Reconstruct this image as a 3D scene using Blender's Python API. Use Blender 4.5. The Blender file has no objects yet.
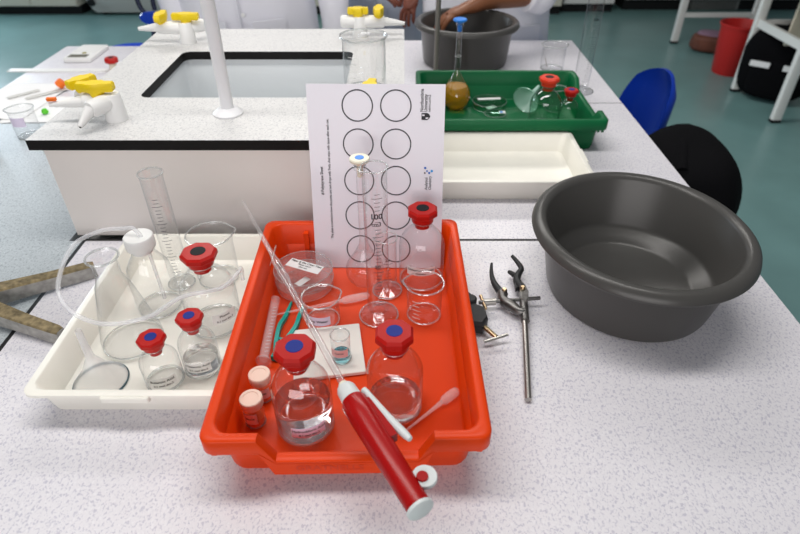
import bpy, bmesh, math, random
from mathutils import Vector, Matrix, noise
PI = math.pi
random.seed(7)
S = bpy.context.scene
C = S.collection

# ---------------------------------------------------------------- camera, world, lights, exposure
cam_d = bpy.data.cameras.new('camera'); cam = bpy.data.objects.new('camera', cam_d); C.objects.link(cam)
cam_d.sensor_width = 36.0; cam_d.lens = 577 / 800 * 36.0; cam_d.shift_x = -3 / 800
cam_d.clip_start = 0.02; cam_d.clip_end = 60
cam.location = (0, 0, 0.6); cam.rotation_euler = (math.radians(90 - 37.1), 0, 0)
cam_d.dof.use_dof = True; cam_d.dof.focus_distance = 0.80; cam_d.dof.aperture_fstop = 5.6
S.camera = cam
w = bpy.data.worlds.new('world'); S.world = w; w.use_nodes = True
bg = w.node_tree.nodes['Background']; bg.inputs[0].default_value = (0.86, 0.93, 1.0, 1); bg.inputs[1].default_value = 0.15
def area(name, loc, sx, sy, power, col, target):
    d = bpy.data.lights.new(name, 'AREA'); d.shape = 'RECTANGLE'; d.size = sx; d.size_y = sy; d.energy = power; d.color = col
    o = bpy.data.objects.new(name, d); C.objects.link(o); o.location = loc
    o.rotation_euler = (Vector(target) - Vector(loc)).to_track_quat('-Z', 'Y').to_euler()
    return o
area('ceiling_light_far', (-0.3, 3.2, 1.85), 2.4, 0.5, 56, (1, 0.97, 0.93), (-0.3, 3.2, 0))
area('ceiling_light_near', (-0.4, 0.9, 1.85), 2.4, 0.35, 31, (1, 0.97, 0.93), (-0.4, 0.9, 0))
area('window_daylight', (-5.0, 6.6, 0.9), 3.4, 1.6, 210, (0.74, 0.88, 1.0), (-1.2, 2.6, -0.6))
area('front_fill', (-0.6, -2.6, 1.0), 3.2, 1.4, 64, (1.0, 0.96, 0.95), (-0.2, 0.9, 0.05))  # unseen fill light added behind the camera to brighten front-facing surfaces
S.view_settings.view_transform = 'Standard'; S.view_settings.look = 'None'; S.view_settings.gamma = 1.0
S.view_settings.use_curve_mapping = False; S.view_settings.exposure = 0.0
S.cycles.transparent_max_bounces = 40; S.cycles.max_bounces = 14; S.cycles.transmission_bounces = 12

# ---------------------------------------------------------------- materials
M = {}
def nmat(name):
    m = bpy.data.materials.new(name); m.use_nodes = True; M[name] = m
    return m, m.node_tree.nodes, m.node_tree.links, m.node_tree.nodes['Principled BSDF']
def solid(name, col, rough=0.5, metal=0.0, spec=0.32, bump=0.0, bscale=200, var=0.0, vscale=30, coat=0.0):
    m, n, l, p = nmat(name)
    p.inputs['Base Color'].default_value = (*col, 1); p.inputs['Roughness'].default_value = rough
    p.inputs['Metallic'].default_value = metal; p.inputs['Specular IOR Level'].default_value = spec
    p.inputs['Coat Weight'].default_value = coat; p.inputs['Coat Roughness'].default_value = 0.08
    tc = n.new('ShaderNodeTexCoord')
    if var:
        t = n.new('ShaderNodeTexNoise'); t.inputs['Scale'].default_value = vscale; t.inputs['Detail'].default_value = 4
        l.new(tc.outputs['Object'], t.inputs['Vector'])
        r = n.new('ShaderNodeValToRGB'); r.color_ramp.elements[0].position = 0.3; r.color_ramp.elements[1].position = 0.7
        r.color_ramp.elements[0].color = (*[c * (1 - var) for c in col], 1); r.color_ramp.elements[1].color = (*[min(1, c * (1 + var)) for c in col], 1)
        l.new(t.outputs['Fac'], r.inputs[0]); l.new(r.outputs[0], p.inputs['Base Color'])
    if bump:
        t = n.new('ShaderNodeTexNoise'); t.inputs['Scale'].default_value = bscale; t.inputs['Detail'].default_value = 3
        l.new(tc.outputs['Object'], t.inputs['Vector'])
        b = n.new('ShaderNodeBump'); b.inputs['Strength'].default_value = bump; b.inputs['Distance'].default_value = 0.002
        l.new(t.outputs['Fac'], b.inputs['Height']); l.new(b.outputs[0], p.inputs['Normal'])
    return m
def laminate(name, base, dark, light, rough=0.32):
    m, n, l, p = nmat(name); p.inputs['Roughness'].default_value = rough
    g = n.new('ShaderNodeNewGeometry')
    mp = n.new('ShaderNodeMapping'); mp.inputs['Scale'].default_value = (1, 0.75, 1); l.new(g.outputs['Position'], mp.inputs[0])
    t = n.new('ShaderNodeTexNoise'); t.inputs['Scale'].default_value = 330; t.inputs['Detail'].default_value = 1.0; t.inputs['Distortion'].default_value = 0.8
    l.new(mp.outputs[0], t.inputs['Vector'])
    r = n.new('ShaderNodeValToRGB'); e = r.color_ramp.elements
    e[0].position = 0.345; e[0].color = (*dark, 1); e[1].position = 0.455; e[1].color = (*base, 1)
    x = e.new(0.60); x.color = (*base, 1); x = e.new(0.72); x.color = (*light, 1)
    l.new(t.outputs['Fac'], r.inputs[0]); l.new(r.outputs[0], p.inputs['Base Color'])
    return m
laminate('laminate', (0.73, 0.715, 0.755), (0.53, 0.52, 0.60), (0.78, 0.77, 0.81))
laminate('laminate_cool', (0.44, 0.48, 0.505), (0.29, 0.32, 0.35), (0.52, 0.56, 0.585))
laminate('laminate_sink', (0.63, 0.625, 0.62), (0.48, 0.48, 0.49), (0.70, 0.695, 0.69), 0.42)
def glass(name, tint=(1, 1, 1), centre=0.985, edge=0.66, refl=0.05, rough=0.03, diff=0.0):
    # thin-walled glass: mostly clear, Schlick reflection, more absorption where the wall is seen edge-on
    m, n, l, p = nmat(name); n.remove(p); out = n['Material Output']
    lw = n.new('ShaderNodeLayerWeight'); lw.inputs['Blend'].default_value = 0.5
    p5 = n.new('ShaderNodeMath'); p5.operation = 'POWER'; p5.inputs[1].default_value = 4.0; l.new(lw.outputs['Facing'], p5.inputs[0])
    mu = n.new('ShaderNodeMath'); mu.operation = 'MULTIPLY_ADD'; mu.inputs[1].default_value = 0.75; mu.inputs[2].default_value = refl; l.new(p5.outputs[0], mu.inputs[0])
    p3 = n.new('ShaderNodeMath'); p3.operation = 'POWER'; p3.inputs[1].default_value = 3.0; l.new(lw.outputs['Facing'], p3.inputs[0])
    mx = n.new('ShaderNodeMix'); mx.data_type = 'RGBA'; l.new(p3.outputs[0], mx.inputs[0])
    mx.inputs[6].default_value = (*[centre * c for c in tint], 1); mx.inputs[7].default_value = (*[edge * c for c in tint], 1)
    tr = n.new('ShaderNodeBsdfTransparent'); l.new(mx.outputs[2], tr.inputs[0])
    gl = n.new('ShaderNodeBsdfGlossy'); gl.inputs['Roughness'].default_value = rough; gl.inputs['Color'].default_value = (0.95, 0.97, 1, 1)
    ms = n.new('ShaderNodeMixShader'); l.new(mu.outputs[0], ms.inputs[0]); l.new(tr.outputs[0], ms.inputs[1]); l.new(gl.outputs[0], ms.inputs[2])
    if diff:
        df = n.new('ShaderNodeBsdfDiffuse'); df.inputs[0].default_value = (0.92, 0.92, 0.92, 1)
        m2 = n.new('ShaderNodeMixShader'); m2.inputs[0].default_value = diff; l.new(ms.outputs[0], m2.inputs[1]); l.new(df.outputs[0], m2.inputs[2]); ms = m2
    l.new(ms.outputs[0], out.inputs[0])
    return m
glass('glass'); glass('glass_bright', (1, 1, 1), 0.975, 0.66, 0.08); glass('pipette_glass', (1, 0.98, 0.98), 0.96, 0.6, 0.10, 0.08, 0.10)
glass('glass_green', (0.80, 0.97, 0.88), 0.95, 0.45, 0.08)
glass('rim_glass', (0.95, 0.97, 0.96), 0.92, 0.66, 0.14, 0.12, 0.15)
glass('rim_blue', (0.35, 0.62, 0.70), 0.7, 0.4, 0.15, 0.06)
glass('clear_plastic', (0.99, 0.98, 0.98), 0.975, 0.80, 0.06, 0.10, 0.05)
glass('water_top', (0.97, 0.97, 0.98), 0.93, 0.6, 0.10)
def milky(name, col, alpha, rough=0.3):
    m, n, l, p = nmat(name); p.inputs['Base Color'].default_value = (*col, 1); p.inputs['Roughness'].default_value = rough
    p.inputs['Alpha'].default_value = alpha
    return m
milky('frost_plastic', (0.86, 0.86, 0.88), 0.45); milky('tubing', (0.80, 0.81, 0.84), 0.32, 0.15); milky('pipette_plastic', (0.92, 0.84, 0.85), 0.27, 0.25)
milky('funnel_green', (0.62, 0.86, 0.78), 0.6, 0.25)
def refr(name, col, ior=1.33, rough=0.0):
    m, n, l, p = nmat(name); p.inputs['Base Color'].default_value = (*col, 1); p.inputs['Transmission Weight'].default_value = 1
    p.inputs['IOR'].default_value = ior; p.inputs['Roughness'].default_value = rough
    return m
refr('water', (0.97, 0.97, 0.97)); refr('amber_liquid', (0.80, 0.42, 0.01), 1.33); M['amber_liquid'].node_tree.nodes['Principled BSDF'].inputs['Transmission Weight'].default_value = 0.6; refr('blue_liquid', (0.35, 0.85, 0.95)); refr('glass_solid', (0.95, 0.97, 0.96), 1.47)
solid('tray_red', (0.72, 0.050, 0.002), 0.38, spec=0.22, bump=0.05, bscale=500)
solid('tray_red_emboss', (0.62, 0.036, 0.004), 0.4)
solid('tray_green', (0.002, 0.115, 0.038), 0.40, spec=0.22, bump=0.05, bscale=500)
solid('tray_cream', (0.87, 0.85, 0.78), 0.38, bump=0.04, bscale=300, var=0.03, vscale=12)
solid('cap_red', (0.44, 0.009, 0.006), 0.34, spec=0.25); solid('cap_orange', (0.75, 0.05, 0.02), 0.35)
solid('disc_blue', (0.010, 0.025, 0.22), 0.5, spec=0.2); solid('disc_black', (0.008, 0.008, 0.010), 0.5, spec=0.2)
solid('stopper_blue', (0.02, 0.22, 0.75), 0.3); solid('stopper_cream', (0.80, 0.76, 0.62), 0.4); solid('dot_blue', (0.05, 0.25, 0.75), 0.4)
solid('filler_red', (0.37, 0.004, 0.004), 0.27, spec=0.3); solid('filler_white', (0.66, 0.70, 0.70), 0.35)
solid('basin_grey', (0.062, 0.060, 0.057), 0.30, bump=0.08, bscale=600)
solid('white_plastic', (0.80, 0.80, 0.79), 0.35); solid('white_enamel', (0.78, 0.78, 0.80), 0.35); solid('yellow_plastic', (0.82, 0.60, 0.01), 0.38)
solid('black_edge', (0.008, 0.007, 0.007), 0.5, spec=0.15); solid('black_trim', (0.010, 0.010, 0.011), 0.5)
solid('panel_white', (0.78, 0.735, 0.70), 0.30, var=0.02, vscale=4)
solid('sink_ceramic', (0.72, 0.75, 0.77), 0.25)
solid('paper', (0.74, 0.73, 0.80), 0.22, coat=0.3); solid('print_black', (0.02, 0.02, 0.025), 0.5); solid('print_grey', (0.05, 0.05, 0.06), 0.5)
solid('print_blue', (0.01, 0.12, 0.50), 0.5); solid('print_skyblue', (0.02, 0.30, 0.72), 0.5)
solid('plain_paper', (0.84, 0.84, 0.84), 0.6); solid('label_white', (0.80, 0.80, 0.80), 0.55); solid('label_lilac', (0.72, 0.64, 0.80), 0.55); solid('label_pink', (0.78, 0.52, 0.52), 0.55)
solid('tile_white', (0.84, 0.81, 0.76), 0.18); solid('teal_plastic', (0.005, 0.36, 0.31), 0.35); solid('cap_pink', (0.84, 0.62, 0.52), 0.45); solid('vial_red', (0.78, 0.12, 0.02), 0.25)
solid('steel', (0.46, 0.44, 0.41), 0.34, 1.0); solid('steel_dark', (0.17, 0.165, 0.16), 0.38, 0.85, var=0.3, vscale=120, bump=0.15, bscale=300); solid('brass', (0.55, 0.42, 0.25), 0.3, 1.0)
solid('iron_black', (0.035, 0.036, 0.038), 0.5, 0.4, bump=0.2, bscale=250)
solid('cast_grey', (0.34, 0.33, 0.31), 0.55, 0.35, var=0.25, vscale=90, bump=0.25, bscale=150); solid('rust', (0.21, 0.165, 0.09), 0.8, 0.1, var=0.5, vscale=110, bump=0.3, bscale=150)
solid('rod_grey', (0.20, 0.19, 0.17), 0.4, 0.7); solid('base_brown', (0.22, 0.17, 0.12), 0.7, 0.2)
solid('floor_teal', (0.175, 0.325, 0.318), 0.30, spec=0.5, var=0.10, vscale=3, bump=0.04, bscale=120)
solid('wall_cream', (0.62, 0.60, 0.54), 0.6); solid('cupboard_cream', (0.66, 0.64, 0.55), 0.45); solid('plinth_black', (0.008, 0.008, 0.009), 0.5); solid('machine_grey', (0.44, 0.46, 0.45), 0.45); solid('grille_grey', (0.30, 0.31, 0.30), 0.5)
solid('carcass', (0.45, 0.45, 0.44), 0.5)
solid('chair_blue', (0.006, 0.045, 0.42), 0.28); solid('fabric_black', (0.004, 0.004, 0.005), 0.9, spec=0.08, bump=0.3, bscale=180); solid('bag_brown', (0.16, 0.055, 0.035), 0.5, var=0.3, vscale=8); solid('bag_mauve', (0.28, 0.17, 0.24), 0.5, var=0.2, vscale=8)
solid('reflective', (0.72, 0.73, 0.74), 0.35); solid('bin_red', (0.50, 0.022, 0.020), 0.4); solid('tube_white', (0.78, 0.78, 0.76), 0.35); solid('table_beige', (0.62, 0.55, 0.44), 0.5); solid('tube_dark', (0.02, 0.025, 0.05), 0.35, 0.4)
solid('coat_white', (0.80, 0.80, 0.86), 0.8, bump=0.25, bscale=25); solid('coat_blue', (0.50, 0.54, 0.64), 0.8, bump=0.25, bscale=25); solid('trousers_navy', (0.015, 0.018, 0.035), 0.8); solid('trousers_grey', (0.10, 0.10, 0.13), 0.8)
solid('skin_brown', (0.22, 0.085, 0.040), 0.45); solid('skin_deep', (0.17, 0.050, 0.030), 0.45); solid('skin_fair', (0.60, 0.36, 0.27), 0.45); solid('hair_black', (0.012, 0.010, 0.010), 0.5); solid('shoe_black', (0.012, 0.012, 0.013), 0.4); solid('lips', (0.30, 0.09, 0.07), 0.4); solid('eye_white', (0.8, 0.8, 0.8), 0.2)
solid('orange_plastic', (0.85, 0.17, 0.015), 0.4); solid('green_plastic', (0.12, 0.60, 0.04), 0.4); solid('lcd', (0.13, 0.125, 0.10), 0.7, spec=0.1)
solid('strip_beige', (0.58, 0.57, 0.54), 0.6); solid('button_olive', (0.30, 0.27, 0.10), 0.4)

# ---------------------------------------------------------------- mesh helpers
def rrect(w, l, r, n=4):
    pts = []
    for cx, cy, a0 in ((w/2-r, l/2-r, 0), (-w/2+r, l/2-r, PI/2), (-w/2+r, -l/2+r, PI), (w/2-r, -l/2+r, 3*PI/2)):
        for i in range(n + 1):
            a = a0 + PI/2*i/n; pts.append((cx + r*math.cos(a), cy + r*math.sin(a)))
    return pts
class MB:
    def __init__(s): s.v = []; s.f = []; s.mi = []
    def add(s, vs, fs, mi=0):
        o = len(s.v); s.v += [tuple(v) for v in vs]; s.f += [tuple(i + o for i in f) for f in fs]; s.mi += [mi] * len(fs); return s
    def box(s, x0, x1, y0, y1, z0, z1, mi=0):
        v = [(x, y, z) for z in (z0, z1) for y in (y0, y1) for x in (x0, x1)]
        return s.add(v, [(0,2,3,1), (4,5,7,6), (0,1,5,4), (2,6,7,3), (0,4,6,2), (1,3,7,5)], mi)
    def rings(s, rings, cap0=True, cap1=True, mi=0, closed=False):
        n = len(rings[0]); v = [p for r in rings for p in r]; f = []
        m = len(rings)
        for i in range(m if closed else m - 1):
            a, b = i*n, ((i + 1) % m)*n
            for j in range(n):
                k = (j + 1) % n; f.append((a + j, a + k, b + k, b + j))
        if cap0 and not closed: f.append(tuple(range(n - 1, -1, -1)))
        if cap1 and not closed: f.append(tuple(range((m - 1)*n, m*n)))
        return s.add(v, f, mi)
    def slab(s, w, l, r, z0, z1, bev=0.001, mi=0, cx=0, cy=0, n=4):
        def R(d, z): return [(x + cx, y + cy, z) for x, y in rrect(w - 2*d, l - 2*d, max(r - d, 1e-4), n)]
        return s.rings([R(bev, z0), R(0, z0 + bev), R(0, z1 - bev), R(bev, z1)], mi=mi)
    def lathe(s, prof, n=36, mi=0, spout=None, c=(0, 0)):
        # prof: (r, z) list; r == 0 at an end closes it. spout: (angle, amount, zmin)
        rs = []; poles = []
        for r, z in prof:
            if r <= 1e-9: poles.append((len(rs), z)); continue
            ring = []
            for i in range(n):
                a = 2*PI*i/n; rr = r; zz = z
                if spout and z > spout[2]:
                    d = (a - spout[0] + PI) % (2*PI) - PI
                    k = math.exp(-(d/0.26)**2) * ((z - spout[2])/(prof_top(prof) - spout[2]))**2
                    rr += spout[1]*k
                ring.append((c[0] + rr*math.cos(a), c[1] + rr*math.sin(a), zz))
            rs.append(ring)
        o = len(s.v); s.rings(rs, False, False, mi)
        for idx, z in poles:
            ring0 = o + (0 if idx == 0 else (len(rs) - 1)*n)
            pi = len(s.v); s.v.append((c[0], c[1], z))
            for j in range(n):
                k = (j + 1) % n
                s.f.append((ring0 + k, ring0 + j, pi) if idx == 0 else (ring0 + j, ring0 + k, pi)); s.mi.append(mi)
        return s
    def tube(s, pts, rad, n=10, mi=0, cap=True, closed=False):
        P = [Vector(p) for p in pts]; m = len(P)
        if not hasattr(rad, '__len__'): rad = [rad]*m
        t0 = (P[1] - P[0]).normalized(); up = Vector((0, 0, 1)) if abs(t0.z) < 0.9 else Vector((1, 0, 0))
        u = t0.cross(up).normalized(); rings = []
        for i in range(m):
            if closed: t = (P[(i + 1) % m] - P[i - 1]).normalized()
            else: t = (P[min(i + 1, m - 1)] - P[max(i - 1, 0)]).normalized()
            u = (u - t*u.dot(t)).normalized(); v = t.cross(u)
            rings.append([tuple(P[i] + (u*math.cos(2*PI*j/n) + v*math.sin(2*PI*j/n))*rad[i]) for j in range(n)])
        return s.rings(rings, cap, cap, mi, closed)
    def bar(s, a, b, wd, ht, mi=0, bev=0.0):
        # box bar from a to b, wd across (horizontal), ht in the other direction
        a = Vector(a); b = Vector(b); t = (b - a).normalized(); up = Vector((0, 0, 1)) if abs(t.z) < 0.95 else Vector((0, 1, 0))
        x = t.cross(up).normalized(); z = x.cross(t)
        q = [(wd/2, ht/2), (-wd/2, ht/2), (-wd/2, -ht/2), (wd/2, -ht/2)] if not bev else rrect(wd, ht, bev, 2)
        return s.rings([[tuple(p + x*i + z*j) for i, j in q] for p in (a, b)], mi=mi)
    def prism(s, poly, z0, z1, mi=0, bev=0.0):
        n = len(poly)
        if bev:
            cx = sum(p[0] for p in poly)/n; cy = sum(p[1] for p in poly)/n
            def sh(z, k): return [(cx + (x - cx)*k, cy + (y - cy)*k, z) for x, y in poly]
            L = max(math.hypot(x - cx, y - cy) for x, y in poly); k = 1 - bev/L
            return s.rings([sh(z0, k), sh(z0 + bev, 1), sh(z1 - bev, 1), sh(z1, k)], mi=mi)
        return s.rings([[(x, y, z0) for x, y in poly], [(x, y, z1) for x, y in poly]], mi=mi)
    def xf(s, mat, start=0):
        for i in range(start, len(s.v)): s.v[i] = tuple(mat @ Vector(s.v[i]))
        return s
    def build(s, name, mat, parent=None, smooth=True, loc=None, rz=0, sharp=40):
        me = bpy.data.meshes.new(name); me.from_pydata(s.v, [], s.f)
        for m in (mat if isinstance(mat, (list, tuple)) else [mat]): me.materials.append(M[m])
        me.polygons.foreach_set('material_index', s.mi)
        bm = bmesh.new(); bm.from_mesh(me); bmesh.ops.recalc_face_normals(bm, faces=bm.faces); bm.to_mesh(me); bm.free()
        if smooth:
            me.polygons.foreach_set('use_smooth', [True]*len(me.polygons))
            me.set_sharp_from_angle(angle=math.radians(sharp))
        o = bpy.data.objects.new(name, me); C.objects.link(o)
        if parent: o.parent = parent
        if loc: o.location = loc
        o.rotation_euler.z = rz
        return o
def prof_top(p): return max(z for r, z in p)
def tag(o, label, cat, group=None, kind=None):
    o['label'] = label; o['category'] = cat
    if group: o['group'] = group
    if kind: o['kind'] = kind
    return o
def thing(name, label, cat, loc=(0, 0, 0), rz=0, group=None):
    o = bpy.data.objects.new(name, None); C.objects.link(o); o.location = loc; o.rotation_euler = (0, 0, rz); o.empty_display_size = 0.05
    return tag(o, label, cat, group)
def struct(o): o['kind'] = 'structure'; return o
def text_mesh(txt, size, align='CENTER'):
    cu = bpy.data.curves.new('txt', 'FONT'); cu.body = txt; cu.size = size; cu.align_x = align; cu.align_y = 'CENTER'; cu.resolution_u = 2; cu.offset = size*0.022
    ob = bpy.data.objects.new('txt', cu); C.objects.link(ob)
    dg = bpy.context.evaluated_depsgraph_get(); me = bpy.data.meshes.new_from_object(ob.evaluated_get(dg))
    bpy.data.objects.remove(ob); bpy.data.curves.remove(cu)
    return me
def lettering(txt, size, mat, parent, mtx=None, bend=None, name='lettering', align='CENTER', sx=1.0):
    me = text_mesh(txt, size, align); me.name = name
    for v in me.vertices:
        x, y, z = v.co; x *= sx
        if bend:   # (radius, centre angle, z centre, offset) around the z axis
            r, a0, zc, _ = bend; a = a0 + x/r; v.co = (r*math.cos(a), r*math.sin(a), zc + y)
        elif mtx is not None: v.co = mtx @ Vector((x, y, z))
    me.materials.clear(); me.materials.append(M[mat])
    o = bpy.data.objects.new(name, me); C.objects.link(o); o.parent = parent
    return o
def patch(r, a0, z0, wd, ht, n=10):
    mb = MB(); v = []; f = []
    for k, rr in enumerate((r, r + 0.0003)):
        for i in range(n + 1):
            a = a0 + (i/n - 0.5)*wd/r
            v += [(rr*math.cos(a), rr*math.sin(a), z0), (rr*math.cos(a), rr*math.sin(a), z0 + ht)]
    m = 2*(n + 1)
    for i in range(n):
        a = 2*i; f.append((a, a+2, a+3, a+1)); f.append((m+a, m+a+1, m+a+3, m+a+2)); f.append((a, a+2, m+a+2, m+a)); f.append((a+1, a+3, m+a+3, m+a+1))
    f += [(0, 1, m+1, m), (m-2, m-1, 2*m-1, 2*m-2)]
    return mb.add(v, f)
def rotm(loc, rz=0, rx=0, ry=0): return Matrix.Translation(loc) @ Matrix.Rotation(rz, 4, 'Z') @ Matrix.Rotation(ry, 4, 'Y') @ Matrix.Rotation(rx, 4, 'X')
def smoothpath(pts, k=6):
    P = [Vector(p) for p in pts]; out = []
    for i in range(len(P) - 1):
        a, b, c, d = P[max(i-1, 0)], P[i], P[i+1], P[min(i+2, len(P)-1)]
        for j in range(k):
            t = j/k; out.append(0.5*((2*b) + (c - a)*t + (2*a - 5*b + 4*c - d)*t*t + (3*b - a - 3*c + d)*t**3))
    out.append(P[-1]); return out
FLOOR = -0.9

# ---------------------------------------------------------------- room
struct(MB().box(-9, 9, -3.5, 7.2, FLOOR - 0.05, FLOOR).build('floor', 'floor_teal', smooth=False))
struct(MB().box(-9, 9, 6.9, 7.0, FLOOR, 1.9).build('wall_back', 'wall_cream', smooth=False))
def cupboard(x0, x1, yf, label, cols, mat='cupboard_cream', grille=None, plinth=0.085):
    t = thing('wall_cupboard', label, 'cupboard', ((x0+x1)/2, yf, FLOOR), group='base cupboards along the far wall')
    w2 = (x1 - x0)/2
    MB().box(-w2, w2, 0.02, 0.58, plinth, 0.84).build('carcass', mat, t, False)
    MB().box(-w2, w2, 0.06, 0.56, 0, plinth).build('plinth', 'plinth_black', t, False)
    MB().box(-w2, w2, -0.02, 0.6, 0.84, 0.88).build('counter', 'white_plastic', t, False)
    dw = (x1 - x0)/cols
    for i in range(cols):
        d = MB().slab(dw - 0.008, 0.74, 0.004, 0, 0.018, 0.002).xf(rotm((-w2 + dw*(i + 0.5), 0.02, plinth + 0.375), rx=PI/2)).build('door', mat, t)
        MB().tube([(-w2 + dw*(i + 0.85), -0.02, plinth + 0.62), (-w2 + dw*(i + 0.85), -0.02, plinth + 0.72)], 0.006, 8).build('handle', 'steel', d)
    if grille:
        gx0, gx1 = grille; g = MB().box(gx0, gx1, 0.045, 0.06, 0.005, plinth - 0.004).build('plinth_grille', 'grille_grey', t, False)
        k = int((gx1 - gx0)/0.03)
        for i in range(k): MB().box(gx0 + 0.005 + i*0.03, gx0 + 0.013 + i*0.03, 0.038, 0.046, 0.01, plinth - 0.01).build('slat', 'plinth_black', g, False)
    return t
cupboard(-5.6, -3.28, 6.22, 'cream base cupboards with black plinth left of the grey machine', 5)
cupboard(-2.3, 1.60, 6.22, 'long run of cream cupboards along far wall behind the lab coats', 7)
cupboard(1.64, 2.16, 6.32, 'narrow pale cupboard at far wall above measuring cylinder top', 1, 'white_plastic')
cupboard(2.30, 5.6, 6.40, 'pale cupboards with vent grille in plinth at far right wall', 6, 'white_plastic', (-0.95, -0.45), 0.11)
t = thing('grey_machine', 'grey floor-standing machine with rounded foot and black round inlet', 'machine', (-2.72, 6.50, FLOOR))
MB().rings([[(x, y, z) for x, y in rrect(0.94 - d, 0.55, 0.02, 3)] for d, z in ((0.16, 0.03), (0.10, 0.05), (0.02, 0.13), (0, 0.20), (0, 0.95))]).build('housing', 'machine_grey', t)
MB().box(-0.46, 0.46, -0.285, -0.27, 0.20, 0.90).build('front_panel', 'machine_grey', t, False)
MB().lathe([(0, 0), (0.035, 0), (0.04, 0.01), (0.03, 0.02), (0, 0.02)], 20).xf(rotm((-0.40, -0.285, 0.13), rx=PI/2)).build('inlet', 'plinth_black', t)
for x in (-0.34, 0.34):
    for y in (-0.2, 0.2): MB().tube([(x - 0.02, y, 0.018), (x + 0.02, y, 0.018)], 0.018, 12).build('castor', 'plinth_black', t)
for i in range(4): MB().box(-0.26, -0.12, -0.29, -0.283, 0.24 + i*0.03, 0.25 + i*0.03).build('vent_slot', 'grille_grey', t, False)

# ---------------------------------------------------------------- bench island
TH = 0.03
def worktop(x0, x1, y0, y1, label, mat='laminate'):
    o = MB().box(x0, x1, y0, y1, -TH, 0)
    o = o.build('worktop', mat, None, False); tag(o, label, 'worktop', 'laminate worktops of the bench island'); return o
worktop(-0.5815, 0.605, 0.27, 0.8725, 'speckled white laminate worktop carrying the red tray and the big grey basin')
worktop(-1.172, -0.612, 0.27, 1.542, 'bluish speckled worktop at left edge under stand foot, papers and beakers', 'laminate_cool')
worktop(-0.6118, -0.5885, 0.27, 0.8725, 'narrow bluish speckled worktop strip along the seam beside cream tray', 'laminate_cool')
worktop(-0.006, 0.605, 0.8795, 1.542, 'speckled worktop right of the sink under the empty cream tray')
worktop(-0.606, 0.605, 1.546, 2.140, 'far speckled worktop carrying the farther grey basin')
worktop(-1.172, -0.609, 1.546, 2.070, 'far left speckled worktop carrying the digital balance and ruler')
struct(MB().box(-0.5885, 0.605, 0.8725, 0.8795, -TH, -0.0003).build('trim_1', 'black_trim', smooth=False))
struct(MB().box(-0.5885, -0.5815, 0.27, 0.8725, -TH, -0.0003).build('trim_2', 'black_trim', smooth=False))
struct(MB().box(-1.172, 0.605, 1.542, 1.546, -TH, -0.0006).build('trim_3', 'black_trim', smooth=False))
t = thing('bench_base', 'grey bench carcass under the laminate worktops', 'bench base', (-0.283, 1.205, FLOOR))
MB().box(-0.84, 0.60, -0.86, 0.82, 0.10, 0.869).build('carcass', 'carcass', t, False)
MB().box(-0.78, 0.54, -0.80, 0.78, 0, 0.10).build('plinth', 'plinth_black', t, False)

# sink unit standing on the bench
t = thing('sink_unit', 'raised white sink unit with black-edged top and grey basin', 'sink', (-0.3085, 1.213, 0.0))
SX, SY = 0.3115, 0.333
def hole(dx, z): return [(x, y, z) for x, y in rrect(0.39 - 2*dx, 0.286 - 2*dx, 0.018, 4)]
def outer(z, n):
    # outer rectangle sampled to match the hole ring
    q = hole(0, z); out = []
    for x, y, _ in q:
        u, v = x, y; k = max(abs(u)/0.195, abs(v)/0.143); uu, vv = u/k/0.195, v/k/0.143
        out.append((SX*uu, SY*vv, z))
    return out
mb = MB(); q0 = outer(0.195, 0)
# snap the four corners of the outer ring
def snap(r):
    r = list(r)
    for sx in (-1, 1):
        for sy in (-1, 1):
            i = max(range(len(r)), key=lambda i: sx*r[i][0]/SX + sy*r[i][1]/SY); r[i] = (sx*SX, sy*SY, r[i][2])
    return r
ot, ob_ = snap(outer(0.195, 0)), snap(outer(0.177, 0)); ht, hb = hole(0, 0.195), hole(0, 0.177)
n = len(ot)
mb.rings([ot, ht], False, False, 0); mb.rings([ht, hb], False, False, 1); mb.rings([hb, ob_], False, False, 1); mb.rings([ob_, ot], False, False, 1)
mb.build('sink_top', ['laminate_sink', 'black_edge'], t, False)
mb = MB()
mb.rings([[(x, y, z) for x, y, _ in hole(d, 0)] for d, z in ((-0.015, 0.176), (-0.008, 0.176), (-0.004, 0.16), (0.010, -0.005), (0.03, -0.02))], False, True)
mb.build('sink_basin', 'sink_ceramic', t)
MB().lathe([(0, 0.001), (0.012, 0.001), (0.022, 0.002), (0.024, 0)], 20, c=(0, 0)).xf(Matrix.Translation((0, 0, -0.02))).build('drain', 'steel', t)
MB().box(-0.296, 0.302, -0.321, -0.305, 0, 0.177).build('front_panel', 'panel_white', t, False)
MB().box(-0.296, 0.302, 0.305, 0.321, 0, 0.177).build('back_panel', 'panel_white', t, False)
MB().box(-0.296, -0.282, -0.305, 0.305, 0, 0.177).build('side_panel', 'panel_white', t, False)
MB().box(0.288, 0.302, -0.305, 0.305, 0, 0.177).build('side_panel', 'panel_white', t, False)
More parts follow.
